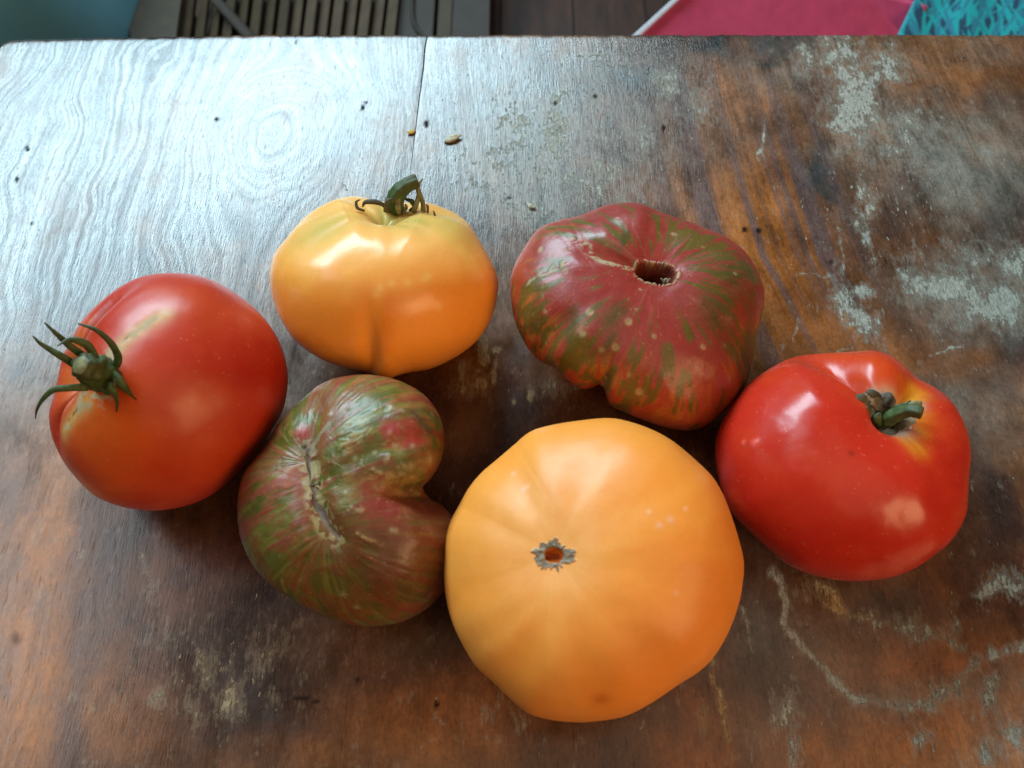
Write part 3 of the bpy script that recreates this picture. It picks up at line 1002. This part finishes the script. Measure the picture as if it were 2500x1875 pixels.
c = mix(c, (0.42, 0.29, 0.13), sstep(.25, .8, spm) * .65)
c = mix(c, (0.20, 0.13, 0.05), spc * .6)
c = mix(c, (0.36, 0.27, 0.14), sstep(.3, .7, scar) * .85)
hole = 0.190 * (1 + 0.22 * np.cos(2 * (B.ph - math.radians(-8))))
c = mix(c, (0.10, 0.014, 0.007), 1 - sstep(hole * 1.06, hole * 1.13, B.th))
rim = np.exp(-((B.th - hole * 1.17) / (.014)) ** 2) * sstep(.35, .6, meridian(B, 7, 14, 27))
c = mix(c, (0.38, 0.29, 0.16), np.clip(rim, 0, 1) * .9)
B.V += B.N * (spm * .00018 - spc * .0003 + scar * .0003 + np.clip(rim, 0, 1) * .0006)[:, None]
striped_back = finish(B, "striped_tomato", c, 0.34 + 0.25 * np.clip(spm + scar + rim, 0, 1), SKIN_ROUGH, "lumpy red tomato with green streaks, tan specks and an open round hole in its top")
A = (1560, 640)
for pts, rad in (
        ([(1625, 705, -.004), (1622, 690, -.001), (1626, 682, 0), (1632, 685, 0)], [.0007, .0008, .0006, .0003]),
        ([(1614, 705, -.004), (1622, 692, -.001), (1614, 680, 0)], [.0006, .0007, .0003]),
        ([(1623, 652, -.001), (1621, 642, .001), (1625, 636, .002)], [.0004, .0005, .0002]),
        ([(1635, 700, -.003), (1630, 690, 0), (1636, 680, .001)], [.0005, .0006, .0003]),
        ([(1598, 702, -.001), (1600, 695, .001), (1597, 690, .001)], [.0004, .0005, .0002])):
    P = [offp(B, *A, x, y, l) for x, y, l in pts]
    link("dry_fibre", tube("dry_fibre", P, rad, 1, 6, 12, 0, .1, up=-FWD), CORK, striped_back)

# ---------------------------------------------------------------- kidney-shaped striped tomato, front left
o = [(835, 920), (880, 914), (925, 917), (965, 926), (1006, 943), (1046, 973), (1072, 1011), (1085, 1049), (1086, 1091), (1075, 1133), (1055, 1168), (1036, 1186), (1034, 1194), (1048, 1213), (1080, 1234), (1105, 1264), (1118, 1302), (1122, 1344),
     (1110, 1399), (1084, 1445), (1046, 1483), (996, 1513), (941, 1528), (877, 1528), (814, 1513), (759, 1488), (709, 1462), (667, 1433), (624, 1390), (599, 1348), (584, 1302), (579, 1251), (582, 1201), (595, 1154),
     (624, 1116), (654, 1078), (671, 1045), (696, 1015), (730, 981), (768, 947), (802, 929)]


def sh_kidney(th, ph, D):
    R = oblate(th, 0.74, 2.3)
    R = R - 0.05 * np.exp(-(th / 0.35) ** 2)
    R = R * (1 - furrow(th, ph, -8, 0.20, 11, 72, 26) - furrow(th, ph, -8, .06, 22, 55, 30) - furrow(th, ph, 100, .06, 14, 30, 30) - furrow(th, ph, -72, .05, 14, 25, 22)
             - furrow(th, ph, 25, .025, 6, 55, 25) - furrow(th, ph, 130, .03, 12, 60, 25) - furrow(th, ph, -130, .03, 12, 75, 25) - furrow(th, ph, 45, -.02, 15, 50, 25))
    return R * (1 + 0.05 * lump(D, 2.8, 35))


B = build_body(o, img_dir(-0.22, 0.24, 0.93), sh_kidney, (762, 1180), keen=True, nphi=470, nth=280)
n = len(B.V)
# streaks fan out from the long scar: angle about its nearest point
pa, pb = B.V[B.pick(748, 1120)], B.V[B.pick(790, 1300)]
ab = pb - pa
tt = ((B.V - pa) @ ab) / (ab @ ab)
near = pa + np.clip(tt, 0, 1)[:, None] * ab
off = B.V - near
ang = np.arctan2(off @ B.b2, off @ B.b1)
ux, uy = np.cos(ang), np.sin(ang)
fan = lambda k, kr, s: fbm(ux * k + np.clip(tt, 0, 1) * k * .5, uy * k, np.linalg.norm(off, axis=1) * kr, seed=s)
f1, f2, f3 = fan(6.5, 26, 3), fan(13, 44, 7), fan(22, 34, 13)
dn = lambda k, s, oo=3: fbm(B.V[:, 0] * k + 3, B.V[:, 1] * k + 7, B.V[:, 2] * k + 1, seed=s, o=oo)
c = np.tile(np.array([0.185, 0.054, 0.021]), (n, 1))
c = mix(c, (0.29, 0.085, 0.048), np.maximum.reduce([B.blob(700, 1160, .015), B.blob(640, 1210, .014) * .8, B.blob(800, 980, .018) * .7, B.blob(700, 1060, .012), B.blob(620, 1280, .010) * .6]) * (.25 + 1.1 * f2))
c = mix(c, (0.29, 0.125, 0.030), sstep(.44, .62, f3) * .65)
c = mix(c, (0.23, 0.036, 0.020), sstep(.54, .66, fan(11, 26, 57)) * .55)
zone = np.maximum.reduce([B.blob(900, 1050, .022), B.blob(960, 1110, .024), B.blob(960, 1180, .018), B.blob(830, 1180, .016), B.blob(860, 1290, .018), B.blob(640, 1390, .026), B.blob(620, 1290, .014) * .9, B.blob(720, 1030, .016) * .9,
                          B.blob(850, 1470, .028), B.blob(1000, 990, .018) * .7, B.blob(640, 1140, .012) * .8, B.blob(680, 1240, .012) * .8, B.blob(740, 1440, .018) * .8, B.blob(980, 1450, .02) * .7])
gm = sstep(.42, .54, 0.28 * f1 + 0.36 * f2 + .36 * f3 + (zone - .62) * .24)
mott = dn(170, 121, 4)
gm = gm * (.35 + .75 * sstep(.36, .58, mott))
c = c * (.72 + .56 * mott)[:, None]
c = mix(c, (0.088, 0.090, 0.014), gm * .95)
c = mix(c, (0.17, 0.155, 0.028), gm * sstep(.52, .66, fan(13, 60, 71)) * .7)
red = .8 * np.maximum.reduce([B.blob(1010, 1070, .009), B.blob(960, 1055, .006), B.blob(930, 1220, .011), B.blob(960, 1240, .009), B.blob(735, 1050, .005), B.blob(985, 1095, .005) * .6])
c = mix(c, (0.34, 0.036, 0.030), sstep(.25, .8, red * (.4 + 1.1 * f2)) * .9)
brn = np.maximum.reduce([B.blob(1000, 1340, .024), B.blob(900, 1400, .018) * .6, B.blob(820, 1330, .014) * .6])
c = mix(c, (0.105, 0.030, 0.014), brn * (.3 + .9 * f1))
# corky cracks and warts
rid = 1 - np.abs(dn(150, 55, 3) - .5) * 2
rough_zone = np.maximum.reduce([B.blob(920, 1090, .016), B.blob(1010, 1170, .013), B.blob(860, 1120, .012), B.blob(870, 1060, .012), B.blob(700, 1040, .008), B.blob(960, 1140, .014)])
crk = sstep(.92, .99, rid) * rough_zone * .8
crk = np.maximum(crk, np.maximum.reduce([B.line([(860, 1060), (905, 1045)], .0008), B.line([(910, 1140), (960, 1175), (1010, 1200), (1030, 1205)], .0009), B.line([(980, 1160), (1020, 1170)], .0009), B.line([(840, 1235), (890, 1245)], .0018) * .8,
                                         B.line([(870, 1300), (900, 1320), (930, 1328)], .0009), B.line([(685, 1420), (695, 1450)], .0012) * .8, B.line([(830, 1085), (870, 1070), (900, 1055)], .0008), B.line([(1010, 1010), (1045, 1050)], .0008) * .7]))
crk *= sstep(.34, .62, dn(420, 77, 3))
c = mix(c, (0.33, 0.22, 0.085), sstep(.3, .9, crk) * .62)
c = mix(c, (0.30, 0.20, 0.06), rough_zone * sstep(.5, .68, dn(200, 63)) * .45)
dots = [(917, 997), (955, 990), (985, 1000), (945, 1120), (970, 1085), (868, 1115), (915, 1100), (990, 1140), (800, 1010), (840, 1200), (960, 1290), (970, 1292), (838, 1456), (868, 1486), (795, 1170), (1060, 1010), (930, 1155), (1010, 1085), (1055, 1120)]
dm = np.maximum.reduce([B.blob(x, y, .0009) for x, y in dots])
c = mix(c, (0.36, 0.30, 0.16), dm * .55)
c = mix(c, (0.06, 0.04, 0.02), np.maximum.reduce([B.line([(1012, 1005), (1040, 1040), (1055, 1050)], .0018), B.blob(1015, 1200, .004), B.line([(990, 1195), (1030, 1215)], .002)]) * .7)
# the long zip scar
main = [(738, 1085), (750, 1130), (757, 1170), (766, 1215), (778, 1255), (790, 1285), (812, 1315)]
zg = B.line(main, .0010)
zipn = dn(520, 91, 2)
c = mix(c, (0.36, 0.30, 0.13), sstep(.15, .6, B.line(main, .0036) * sstep(.35, .6, zipn)) * .6)
c = mix(c, (0.15, 0.095, 0.055), sstep(.2, .6, zg * (.5 + .9 * zipn)))
br = np.maximum(B.line([(745, 1090), (772, 1060), (798, 1032)], .0011), B.line([(718, 1085), (750, 1085)], .0034) * sstep(.3, .6, zipn))
c = mix(c, (0.24, 0.17, 0.10), sstep(.25, .65, br) * .9)
c = mix(c, (0.07, 0.05, 0.04), np.maximum.reduce([B.blob(735, 1083, .0011), B.blob(750, 1090, .0010), B.line([(742, 1100), (752, 1140), (758, 1165), (770, 1225), (782, 1262)], .0007) * .7]))
B.V += B.N * (crk * .0003 + dm * .0002 - B.line(main, .0060) * .0018 - B.line(main, .0009) * .0006 - gm * .00015 + .0009 * (dn(110, 31) - .5) * np.clip(rough_zone + .25, 0, 1))[:, None]
ro = 0.36 + 0.3 * np.clip(crk + zg + br, 0, 1)
kidney = finish(B, "kidney_striped_tomato", c, ro, SKIN_ROUGH, "kidney-shaped brown and green streaked tomato with a long zip scar and notched side")

# ---------------------------------------------------------------- big orange tomato, front
o = [(1484, 1020), (1532, 1028), (1590, 1048), (1643, 1077), (1696, 1121), (1740, 1164), (1768, 1212), (1788, 1265), (1807, 1328), (1817, 1376), (1812, 1434), (1802, 1482), (1778, 1545), (1744, 1603), (1705, 1642), (1653, 1674),
     (1595, 1714), (1532, 1747), (1474, 1759), (1416, 1764), (1349, 1759), (1291, 1743), (1253, 1714), (1209, 1670), (1166, 1632), (1137, 1588), (1108, 1530), (1089, 1463), (1083, 1395), (1084, 1328), (1098, 1275), (1122, 1231),
     (1146, 1188), (1180, 1149), (1214, 1121), (1253, 1087), (1291, 1055), (1339, 1039), (1412, 1027)]


def sh_orange(th, ph, D):
    R = oblate(th, 0.74, 2.5)
    R = R - 0.03 * np.exp(-(th / 0.3) ** 2)
    hole = 0.085 * (1 + .12 * np.cos(2 * ph))
    R = R - 0.045 * (1 - sstep(hole * .6, hole * 1.05, th))
    f = 0
    for deg, dp in ((68, 0.0132), (30, 0.0090), (-12, 0.0180), (-48, 0.0120), (-75, 0.0108), (-110, 0.0090), (150, .015), (115, .02), (-160, .015)):
        f = f + furrow(th, ph, deg, dp, 11, 62, 34)
    return R * (1 - f) * (1 + 0.025 * lump(D, 2.2, 45))


B = build_body(o, img_dir(-0.26, 0.09, 0.95), sh_orange, (1350, 1355))
n = len(B.V)
c = np.tile(np.array([0.80, 0.262, 0.034]), (n, 1))
m1 = meridian(B, 3.0, 1.2, 3)
m2 = meridian(B, 12, .6, 5)
c = mix(c, (0.82, 0.310, 0.052), sstep(.38, .72, m1) * sstep(.1, .6, B.th) * .5)
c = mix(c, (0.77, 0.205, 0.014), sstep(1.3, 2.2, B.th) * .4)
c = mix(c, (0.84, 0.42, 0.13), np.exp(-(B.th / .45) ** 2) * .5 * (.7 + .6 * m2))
c = mix(c, (0.82, 0.34, 0.050), sstep(.50, .75, m2) * np.exp(-((B.th - .45) / .28) ** 2) * .28)
warts = [(1272, 1193, 1.8), (1280, 1190, 1.2), (1248, 1156, 1.2), (1638, 1265, 1.5), (1609, 1280, 1.4), (1585, 1247, 1.0), (1676, 1240, 1.0), (1656, 1444, .9)]
wm = np.maximum.reduce([B.blob(x, y, r * .0008) for x, y, r in warts])
c = mix(c, (0.80, 0.38, 0.20), wm * .8)
c = mix(c, (0.50, 0.11, 0.006), B.blob(1466, 1712, .0028) * .7)
jag = 0.112 + 0.020 * np.cos(2 * B.ph)
tooth = (vnoise(np.cos(B.ph) * 4.5, np.sin(B.ph) * 4.5, seed=3) - .25) * .085 + (vnoise(np.cos(B.ph) * 11, np.sin(B.ph) * 11, B.th * 30, seed=9) - .5) * .03 + .018 * np.abs(np.cos(B.ph)) ** 6
hole = 0.085 * (1 + .12 * np.cos(2 * B.ph))
ring = sstep(hole * .84, hole * .95, B.th) * (1 - sstep(jag + tooth, jag + tooth + .012, B.th))
c = mix(c, (0.62, 0.14, 0.010), 1 - sstep(hole * .85, hole * .95, B.th))
gr = fbm(B.V[:, 0] * 900, B.V[:, 1] * 900, B.V[:, 2] * 900, seed=4, o=2)
c = mix(c, (0.14, 0.115, 0.085), ring * .92)
c = mix(c, (0.30, 0.26, 0.20), ring * sstep(.55, .75, gr) * .8)
slit = B.line([(1338, 1352), (1352, 1354), (1372, 1366)], .0010) * (B.th < .085)
c = mix(c, (0.35, 0.05, 0.004), slit)
B.V += B.N * (wm * .00012 + ring * .0007 * (gr - .3) - slit * .0015)[:, None]
orange = finish(B, "orange_tomato", c, 0.43 + .4 * ring, SKIN, "big smooth orange tomato in front with jagged grey star-shaped scar facing up")

# ---------------------------------------------------------------- red tomato with dry stump, right
o = [(2092, 858), (2131, 855), (2170, 865), (2197, 882), (2221, 904), (2241, 925), (2268, 937), (2299, 957), (2327, 984), (2350, 1023), (2366, 1066), (2371, 1113), (2367, 1153), (2364, 1211), (2362, 1247), (2346, 1286), (2319, 1325), (2280, 1356),
     (2241, 1384), (2186, 1407), (2131, 1417), (2076, 1419), (2021, 1413), (1966, 1399), (1919, 1376), (1880, 1344), (1837, 1305), (1794, 1262), (1767, 1211), (1751, 1153), (1745, 1106), (1751, 1059), (1771, 1012), (1802, 965), (1841, 925),
     (1888, 894), (1935, 872), (1982, 864), (2033, 861)]


def sh_red_right(th, ph, D):
    R = oblate(th, 0.78, 2.15)
    R = R - 0.19 * np.exp(-(th / 0.50) ** 2) - 0.16 * (1 - sstep(.10, .30, th))
    R = R * (1 - furrow(th, ph, 118, 0.23, 12, 34, 30) - furrow(th, ph, 42, .15, 15, 34, 24) - furrow(th, ph, -25, .03, 15, 35, 25) - furrow(th, ph, -60, .04, 16, 40, 35) + furrow(th, ph, 178, .09, 34, 34, 22)
             + furrow(th, ph, 82, .04, 18, 35, 24) - furrow(th, ph, -95, .02, 16, 70, 35))
    return R * (1 + 0.03 * lump(D, 2.2, 55))


B = build_body(o, img_dir(0.37, 0.37, 0.83), sh_red_right, (2168, 1022))
n = len(B.V)
c = np.tile(np.array([0.50, 0.025, 0.010]), (n, 1))
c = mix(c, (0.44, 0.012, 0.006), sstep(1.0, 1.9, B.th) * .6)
c = mix(c, (0.62, 0.075, 0.010), np.maximum.reduce([B.blob(2140, 900, .014) * .6, B.blob(2060, 860, .012) * .5, B.blob(2190, 900, .014) * .4]))
c = mix(c, (0.56, 0.055, 0.013), sstep(.48, .72, fbm(B.D[:, 0] * 3 + 6, B.D[:, 1] * 3, B.D[:, 2] * 3, seed=16)) * .35)
yl = np.maximum.reduce([B.line([(2205, 985), (2230, 950)], .0048), B.line([(2190, 975), (2170, 968)], .004) * .8, B.line([(2215, 1065), (2240, 1090)], .004) * .75, B.line([(2230, 1020), (2245, 1050)], .004) * .6, B.blob(2225, 1010, .007) * .7, B.blob(2220, 965, .006) * .9])
c = mix(c, (0.66, 0.26, 0.015), np.clip(yl * (.5 + .9 * meridian(B, 9, 2, 3)), 0, 1) * .95)
c = mix(c, (0.36, 0.25, 0.15), (1 - sstep(.10, .27, B.th)) * .85)
pale = np.maximum.reduce([B.blob(2140, 975, .004), B.blob(2165, 985, .005), B.blob(2235, 985, .003), B.blob(2200, 1050, .004)])
c = mix(c, (0.44, 0.36, 0.30), pale * .7)
wm = np.maximum.reduce([B.blob(1838, 1081, .0016), B.blob(1811, 1078, .0010)])
c = mix(c, (0.70, 0.10, 0.08), wm * .8)
c = mix(c, (0.20, 0.01, 0.005), B.blob(2080, 1102, .0010) * .7)
B.V += B.N * (wm * .0006)[:, None]
red_right = finish(B, "red_tomato", c, np.full(n, .27), SKIN, "glossy red tomato at far right with a dry brown stem stump sunk between bulging shoulders")
A = (2170, 1030)
st = [offp(B, *A, x, y, l) for x, y, l in ((2152, 1040, -.003), (2168, 1024, .003), (2195, 1010, .008), (2225, 1002, .012), (2252, 1008, .014))]
link("stem", tube("stem", st, [.0032, .0027, .0022, .0021, .0020], 1, 16, 30, .14, .10), GREEN, red_right)
for pts, rad, mt in (
        ([(2150, 1040, .0), (2135, 1010, .001), (2115, 990, .003), (2100, 978, .004), (2112, 963, .005)], [.0030, .0036, .0034, .0028, .0010], DRY),
        ([(2140, 1000, .001), (2120, 975, .003), (2130, 962, .005), (2150, 968, .004)], [.0018, .0022, .0018, .0006], DRY),
        ([(2140, 1030, .0), (2128, 1012, .003), (2125, 995, .004)], [.0016, .0022, .0008], GREYCORK),
        ([(2160, 1045, .0), (2185, 1050, .002), (2205, 1045, .004), (2218, 1052, .004)], [.0024, .0030, .0026, .0008], DRY),
        ([(2155, 1048, .0), (2160, 1058, .003), (2185, 1064, .004), (2210, 1062, .004)], [.0020, .0026, .0024, .0008], DRY),
        ([(2170, 1020, .001), (2190, 1000, .005), (2215, 990, .008), (2222, 978, .009)], [.0014, .0018, .0014, .0004], GREEN),
        ([(2200, 1000, .006), (2225, 992, .009), (2243, 985, .010), (2246, 978, .010)], [.0012, .0016, .0014, .0004], SAGE),
        ([(2150, 1035, .002), (2143, 1020, .004), (2150, 1008, .005)], [.0016, .0020, .0006], GREEN),
        ([(2160, 1000, .000), (2140, 985, .002), (2125, 970, .004), (2108, 975, .004)], [.0030, .0040, .0030, .0008], CORK),
        ([(2175, 990, .000), (2165, 975, .003), (2150, 966, .004)], [.0024, .0030, .0008], GREYCORK),
        ([(2195, 1040, .001), (2215, 1030, .004), (2226, 1040, .005), (2222, 1058, .004)], [.0022, .0030, .0024, .0008], CORK),
        ([(2128, 1005, .003), (2112, 1000, .005), (2104, 985, .005)], [.0014, .0018, .0005], DRY)):
    P = [offp(B, *A, x, y, l) for x, y, l in pts]
    link("sepal", tube("sepal", P, rad, .55, 9, 20, 0, .12, up=-FWD), mt, red_right)


# ================================================================== CRUMBS ON THE TABLE
def crumb(name, px, py, w_m, h_m, mat, label, seed, cat="crumb"):
    p = at(px, py, ZT)
    nu, nv = 16, 10
    V, Q = [], []
    for i in range(nv + 1):
        t = math.pi * i / nv
        for j in range(nu):
            a = 2 * math.pi * j / nu
            k = 1 + .5 * (float(vnoise(np.array([math.cos(a) * 1.3 + seed]), np.array([math.sin(a) * 1.3]), np.array([t]), seed=seed)[0]) - .5) * 2
            V.append((w_m * k * math.sin(t) * math.cos(a), h_m * k * math.sin(t) * math.sin(a), max(0, .45 * min(w_m, h_m) * (1 + math.cos(t) * k))))
    for i in range(nv):
        for j in range(nu):
            Q.append((i * nu + j, (i + 1) * nu + j, (i + 1) * nu + (j + 1) % nu, i * nu + (j + 1) % nu))
    me = mesh_np(name, np.array(V), Q)
    ob = link(name, me, mat, None, label, cat)
    ob.location = (p[0], p[1], ZT + .0002)
    ob.rotation_euler.z = seed * .7
    return ob


YCR = simple_material("yellow_crumb", (0.62, 0.36, 0.03), .6, .3, 600)
BCR = simple_material("beige_crumb", (0.50, 0.45, 0.32), .7, .4, 600, bump=.4)
crumb("crumb", 1005, 324, .0014, .0022, YCR, "tiny bright yellow crumb beside the dark seam in the table", 3)
crumb("crumb", 1106, 340, .0042, .0022, BCR, "beige scrap with a raised corner on the pale wood right of the seam", 5)
crumb("crumb", 1296, 505, .0022, .0014, BCR, "small beige crumb on the table just left of the holed striped tomato", 8)

# ================================================================== BEHIND THE TABLE
FLOORM = simple_material("dark_floorboards", (0.070, 0.026, 0.014), .5, .6, 6, (0.022, 0.010, 0.007), stretch=(6, 1, 1), bump=.1)
fl = box_mesh("floor", [(-2.5, -1.2, -.03, 2.5, 2.6, -.002)], 0)
floor = link("floor", fl, simple_material("floor_gap", (0.010, 0.006, 0.004), .9), None, kind='structure')
bx = -2.4
for i in range(34):
    wd = .14
    link("floorboard", box_mesh("floorboard", [(bx, -1.15, -.0015, bx + wd - .004, 2.55, .0)], 0), FLOORM, floor)
    bx += wd

# blue tub, far left: a round tub flaring to its foot
ZB = .30


def lathe(name, prof, cx, cy, sx=1.0, sy=1.0, n=72, ex=2.0):
    V, Q = [], []
    for r, z in prof:
        for j in range(n):
            a = 2 * math.pi * j / n
            ca, sa = math.cos(a), math.sin(a)
            k = (abs(ca) ** ex + abs(sa) ** ex) ** (-1 / ex)
            V.append((cx + r * k * ca * sx, cy + r * k * sa * sy, z))
    m = len(prof)
    for i in range(m - 1):
        for j in range(n):
            Q.append((i * n + j, i * n + (j + 1) % n, (i + 1) * n + (j + 1) % n, (i + 1) * n + j))
    return mesh_np(name, np.array(V), Q)


BLUE = simple_material("blue_plastic", (0.22, 0.62, 0.85), .38, .25, 5, (0.15, 0.48, 0.70))
pe = at(300, 45, .20)
tub = empty("blue_tub", (pe[0] - .26, pe[1] + .05, 0), "smooth blue rounded tub on the floor behind the table's far left corner", "tub")
prof = [(0.0, .001), (.20, .001), (.245, .012), (.255, .05), (.262, .20), (.25, .34), (.235, .40), (.19, .435), (.08, .452), (0.0005, .455)]
link("tub_body", lathe("tub_body", prof, pe[0] - .26, pe[1] + .05, 1, 1, 72, 3.0), BLUE, tub)
link("rim", lathe("rim", [(.258, .012), (.268, .014), (.270, .026), (.262, .032), (.254, .03)], pe[0] - .26, pe[1] + .05, 1, 1, 72, 3.0), simple_material("dark_blue_rim", (0.03, 0.06, 0.09), .5), tub)

# tan slatted crate
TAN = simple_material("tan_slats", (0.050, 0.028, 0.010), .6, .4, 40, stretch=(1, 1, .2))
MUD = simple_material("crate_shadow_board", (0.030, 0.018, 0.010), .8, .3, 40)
ZC = .18
q0, q1 = at(330, 95, ZC), at(945, 95, ZC)
yc = q0[1]
crate = empty("slatted_crate", ((q0[0] + q1[0]) / 2, yc + .1, 0), "tan crate with a row of thin slanting slats, on the floor behind the pale board", "crate")
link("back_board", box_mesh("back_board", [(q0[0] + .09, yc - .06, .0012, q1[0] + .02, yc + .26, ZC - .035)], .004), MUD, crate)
# rounded solid end
pts = [at(x, y, ZC) for x, y in ((325, 120), (318, 84), (297, 40), (280, 0), (268, -40))]
right = [at(x, y, ZC) for x, y in ((432, 120), (430, 84), (436, 40), (442, 0), (448, -40))]
V = np.array([p for p in pts] + [p for p in right] + [p * [1, 1, 0] + [0, 0, .001] for p in pts] + [p * [1, 1, 0] + [0, 0, .001] for p in right])
k = len(pts)
Q = [(i, i + 1, k + i + 1, k + i) for i in range(k - 1)] + [(i, 2 * k + i, 2 * k + i + 1, i + 1) for i in range(k - 1)] + [(k + i, k + i + 1, 3 * k + i + 1, 3 * k + i) for i in range(k - 1)]
Q += [(0, k, 3 * k, 2 * k), (k - 1, 3 * k - 1, 4 * k - 1, 2 * k - 1)]
link("end_board", mesh_np("end_board", V, Q, smooth=False), TAN, crate)
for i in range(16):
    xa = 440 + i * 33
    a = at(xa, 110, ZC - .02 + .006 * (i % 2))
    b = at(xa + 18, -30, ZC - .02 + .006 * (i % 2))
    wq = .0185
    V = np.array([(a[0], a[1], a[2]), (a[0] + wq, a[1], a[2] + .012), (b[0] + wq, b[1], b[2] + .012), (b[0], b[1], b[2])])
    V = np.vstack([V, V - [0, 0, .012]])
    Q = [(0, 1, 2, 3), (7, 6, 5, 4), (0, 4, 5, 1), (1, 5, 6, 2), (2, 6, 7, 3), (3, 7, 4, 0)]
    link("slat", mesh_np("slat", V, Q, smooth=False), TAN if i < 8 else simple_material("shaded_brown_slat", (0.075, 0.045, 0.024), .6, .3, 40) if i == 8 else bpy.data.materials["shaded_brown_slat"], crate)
a, b = at(520, -8, ZC + .006), at(618, 100, ZC + .006)
link("brace", tube("brace", [a, (a + b) / 2, b], [.009, .009, .009], .5, 8, 8), MUD, crate)

# beige box panels
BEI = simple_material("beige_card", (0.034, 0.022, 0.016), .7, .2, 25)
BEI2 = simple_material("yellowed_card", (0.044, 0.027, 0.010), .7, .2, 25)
ZX = .16
x0, x1, x2, x3, x4 = [at(v, 60, ZX)[0] for v in (950, 1062, 1068, 1102, 1195)]
ym = at(1000, 130, ZX)[1]
bxr = empty("beige_box", ((x0 + x4) / 2, ym + .2, 0), "dull beige cardboard box with a dark slit, behind the table near the seam", "box")
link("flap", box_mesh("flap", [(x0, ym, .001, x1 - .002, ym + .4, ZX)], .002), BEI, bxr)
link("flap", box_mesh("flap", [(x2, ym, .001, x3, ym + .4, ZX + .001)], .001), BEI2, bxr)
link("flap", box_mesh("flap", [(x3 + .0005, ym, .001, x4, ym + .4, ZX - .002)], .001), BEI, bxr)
P = [at(x, y, ZX + .004) for x, y in ((1008, -30), (1006, 10), (1008, 45), (1018, 70), (1034, 90), (1052, 112))]
link("cord", tube("cord", P, [.004] * 6, 1, 8, 24), MUD, None, "thin dark cord lying curled on the beige cardboard box", "cord")

# pink folded cloth with a white border
PINK = simple_material("pink_cloth", (0.52, 0.048, 0.125), .75, .18, 60, bump=.15)
WHITE = simple_material("white_hem", (0.62, 0.66, 0.74), .7, .1, 60)


def sheet(name, fn, nu, nv, mat, parent, label=None, thick=.003, attrs=None, cat=None):
    V = np.array([fn(i / nu, j / nv) for j in range(nv + 1) for i in range(nu + 1)])
    idx = np.arange(len(V)).reshape(nv + 1, nu + 1)
    Q = np.stack([idx[:-1, :-1], idx[:-1, 1:], idx[1:, 1:], idx[1:, :-1]], -1).reshape(-1, 4)
    at_ = {"Col": attrs(V)} if attrs else None
    me = mesh_np(name, V, Q, None, at_)
    ob = link(name, me, mat, parent, label, cat)
    md = ob.modifiers.new("thickness", 'SOLIDIFY')
    md.thickness = thick
    md.offset = -1
    return ob


def quad_fn(bl, br, tr, tl, zb, zt, wave=0.0, fq=3):
    a, b, c_, d = at(*bl, zb), at(*br, zb), at(*tr, zt), at(*tl, zt)

    def fn(u, v):
        p = (a * (1 - u) + b * u) * (1 - v) + (d * (1 - u) + c_ * u) * v
        return p + np.array([0, 0, wave * math.sin(u * fq * 6.28 + v * 2)])
    return fn


pc_ = at(1880, 30, .30)
pink = empty("pink_cloth", (pc_[0], pc_[1], 0), "pink cloth with white border sloping over a stool behind the table", "cloth")
link("stool_block", box_mesh("stool_block", [(pc_[0] - .10, pc_[1] - .02, .0012, pc_[0] + .10, pc_[1] + .20, .22)], .006), MUD, pink)
sheet("front_panel", quad_fn((1505, 135), (2245, 135), (2080, -60), (1715, -60), .27, .34, .0012, 2), 40, 16, PINK, pink)
sheet("side_fold", quad_fn((2180, 110), (2215, 135), (2262, 20), (2070, -60), .255, .310, .003, 1), 16, 10, PINK, pink)
sheet("hem", quad_fn((1492, 135), (1512, 135), (1722, -60), (1706, -60), .274, .344), 4, 16, WHITE, pink)

# teal leaf-print cloth
TEALM = NT("leaf_print_cloth")
TEALM.set(Base_Color=TEALM.attr("Col"), Roughness=.75)
TEALM = TEALM.m


def leaf_print(V):
    u, v = project(V)
    c = np.tile(np.array([0.010, 0.055, 0.105]), (len(V), 1))
    r = np.random.default_rng(5)
    for i in range(170):
        lx, ly = 2190 + r.random() * 380, -60 + r.random() * 200
        an = math.radians(r.choice([60, 75, 100, 120, 135]) + r.normal() * 10)
        L, W = 34 + r.random() * 30, 3.6 + r.random() * 3.6
        dx, dy = u - lx, v - ly
        s = (dx * math.cos(an) + dy * math.sin(an)) / L
        q = (-dx * math.sin(an) + dy * math.cos(an)) / W
        m = sstep(1.0, .8, np.abs(q) / np.maximum(1 - s * s, .02)) * (np.abs(s) < 1)
        c = mix(c, (0.006, 0.36, 0.40) if r.random() < .7 else (0.02, 0.20, 0.30), m)
    return c


sheet("leaf_print_cloth", quad_fn((2168, 135), (2620, 135), (2620, -70), (2268, -70), .275, .335, .002, 3), 220, 110, TEALM, None,
      "teal cloth printed with pointed leaves on dark blue, heaped beside the pink cloth", .004, leaf_print, "cloth")
tc_ = at(2420, 40, .27)
link("wooden_stool", box_mesh("wooden_stool", [(tc_[0] - .14, tc_[1] - .03, .0012, tc_[0] + .16, tc_[1] + .16, .22), (tc_[0] - .16, tc_[1] - .05, .221, tc_[0] + .18, tc_[1] + .18, .245)], .005), MUD, None,
     "dark low stool under the teal leaf-print cloth", "stool")
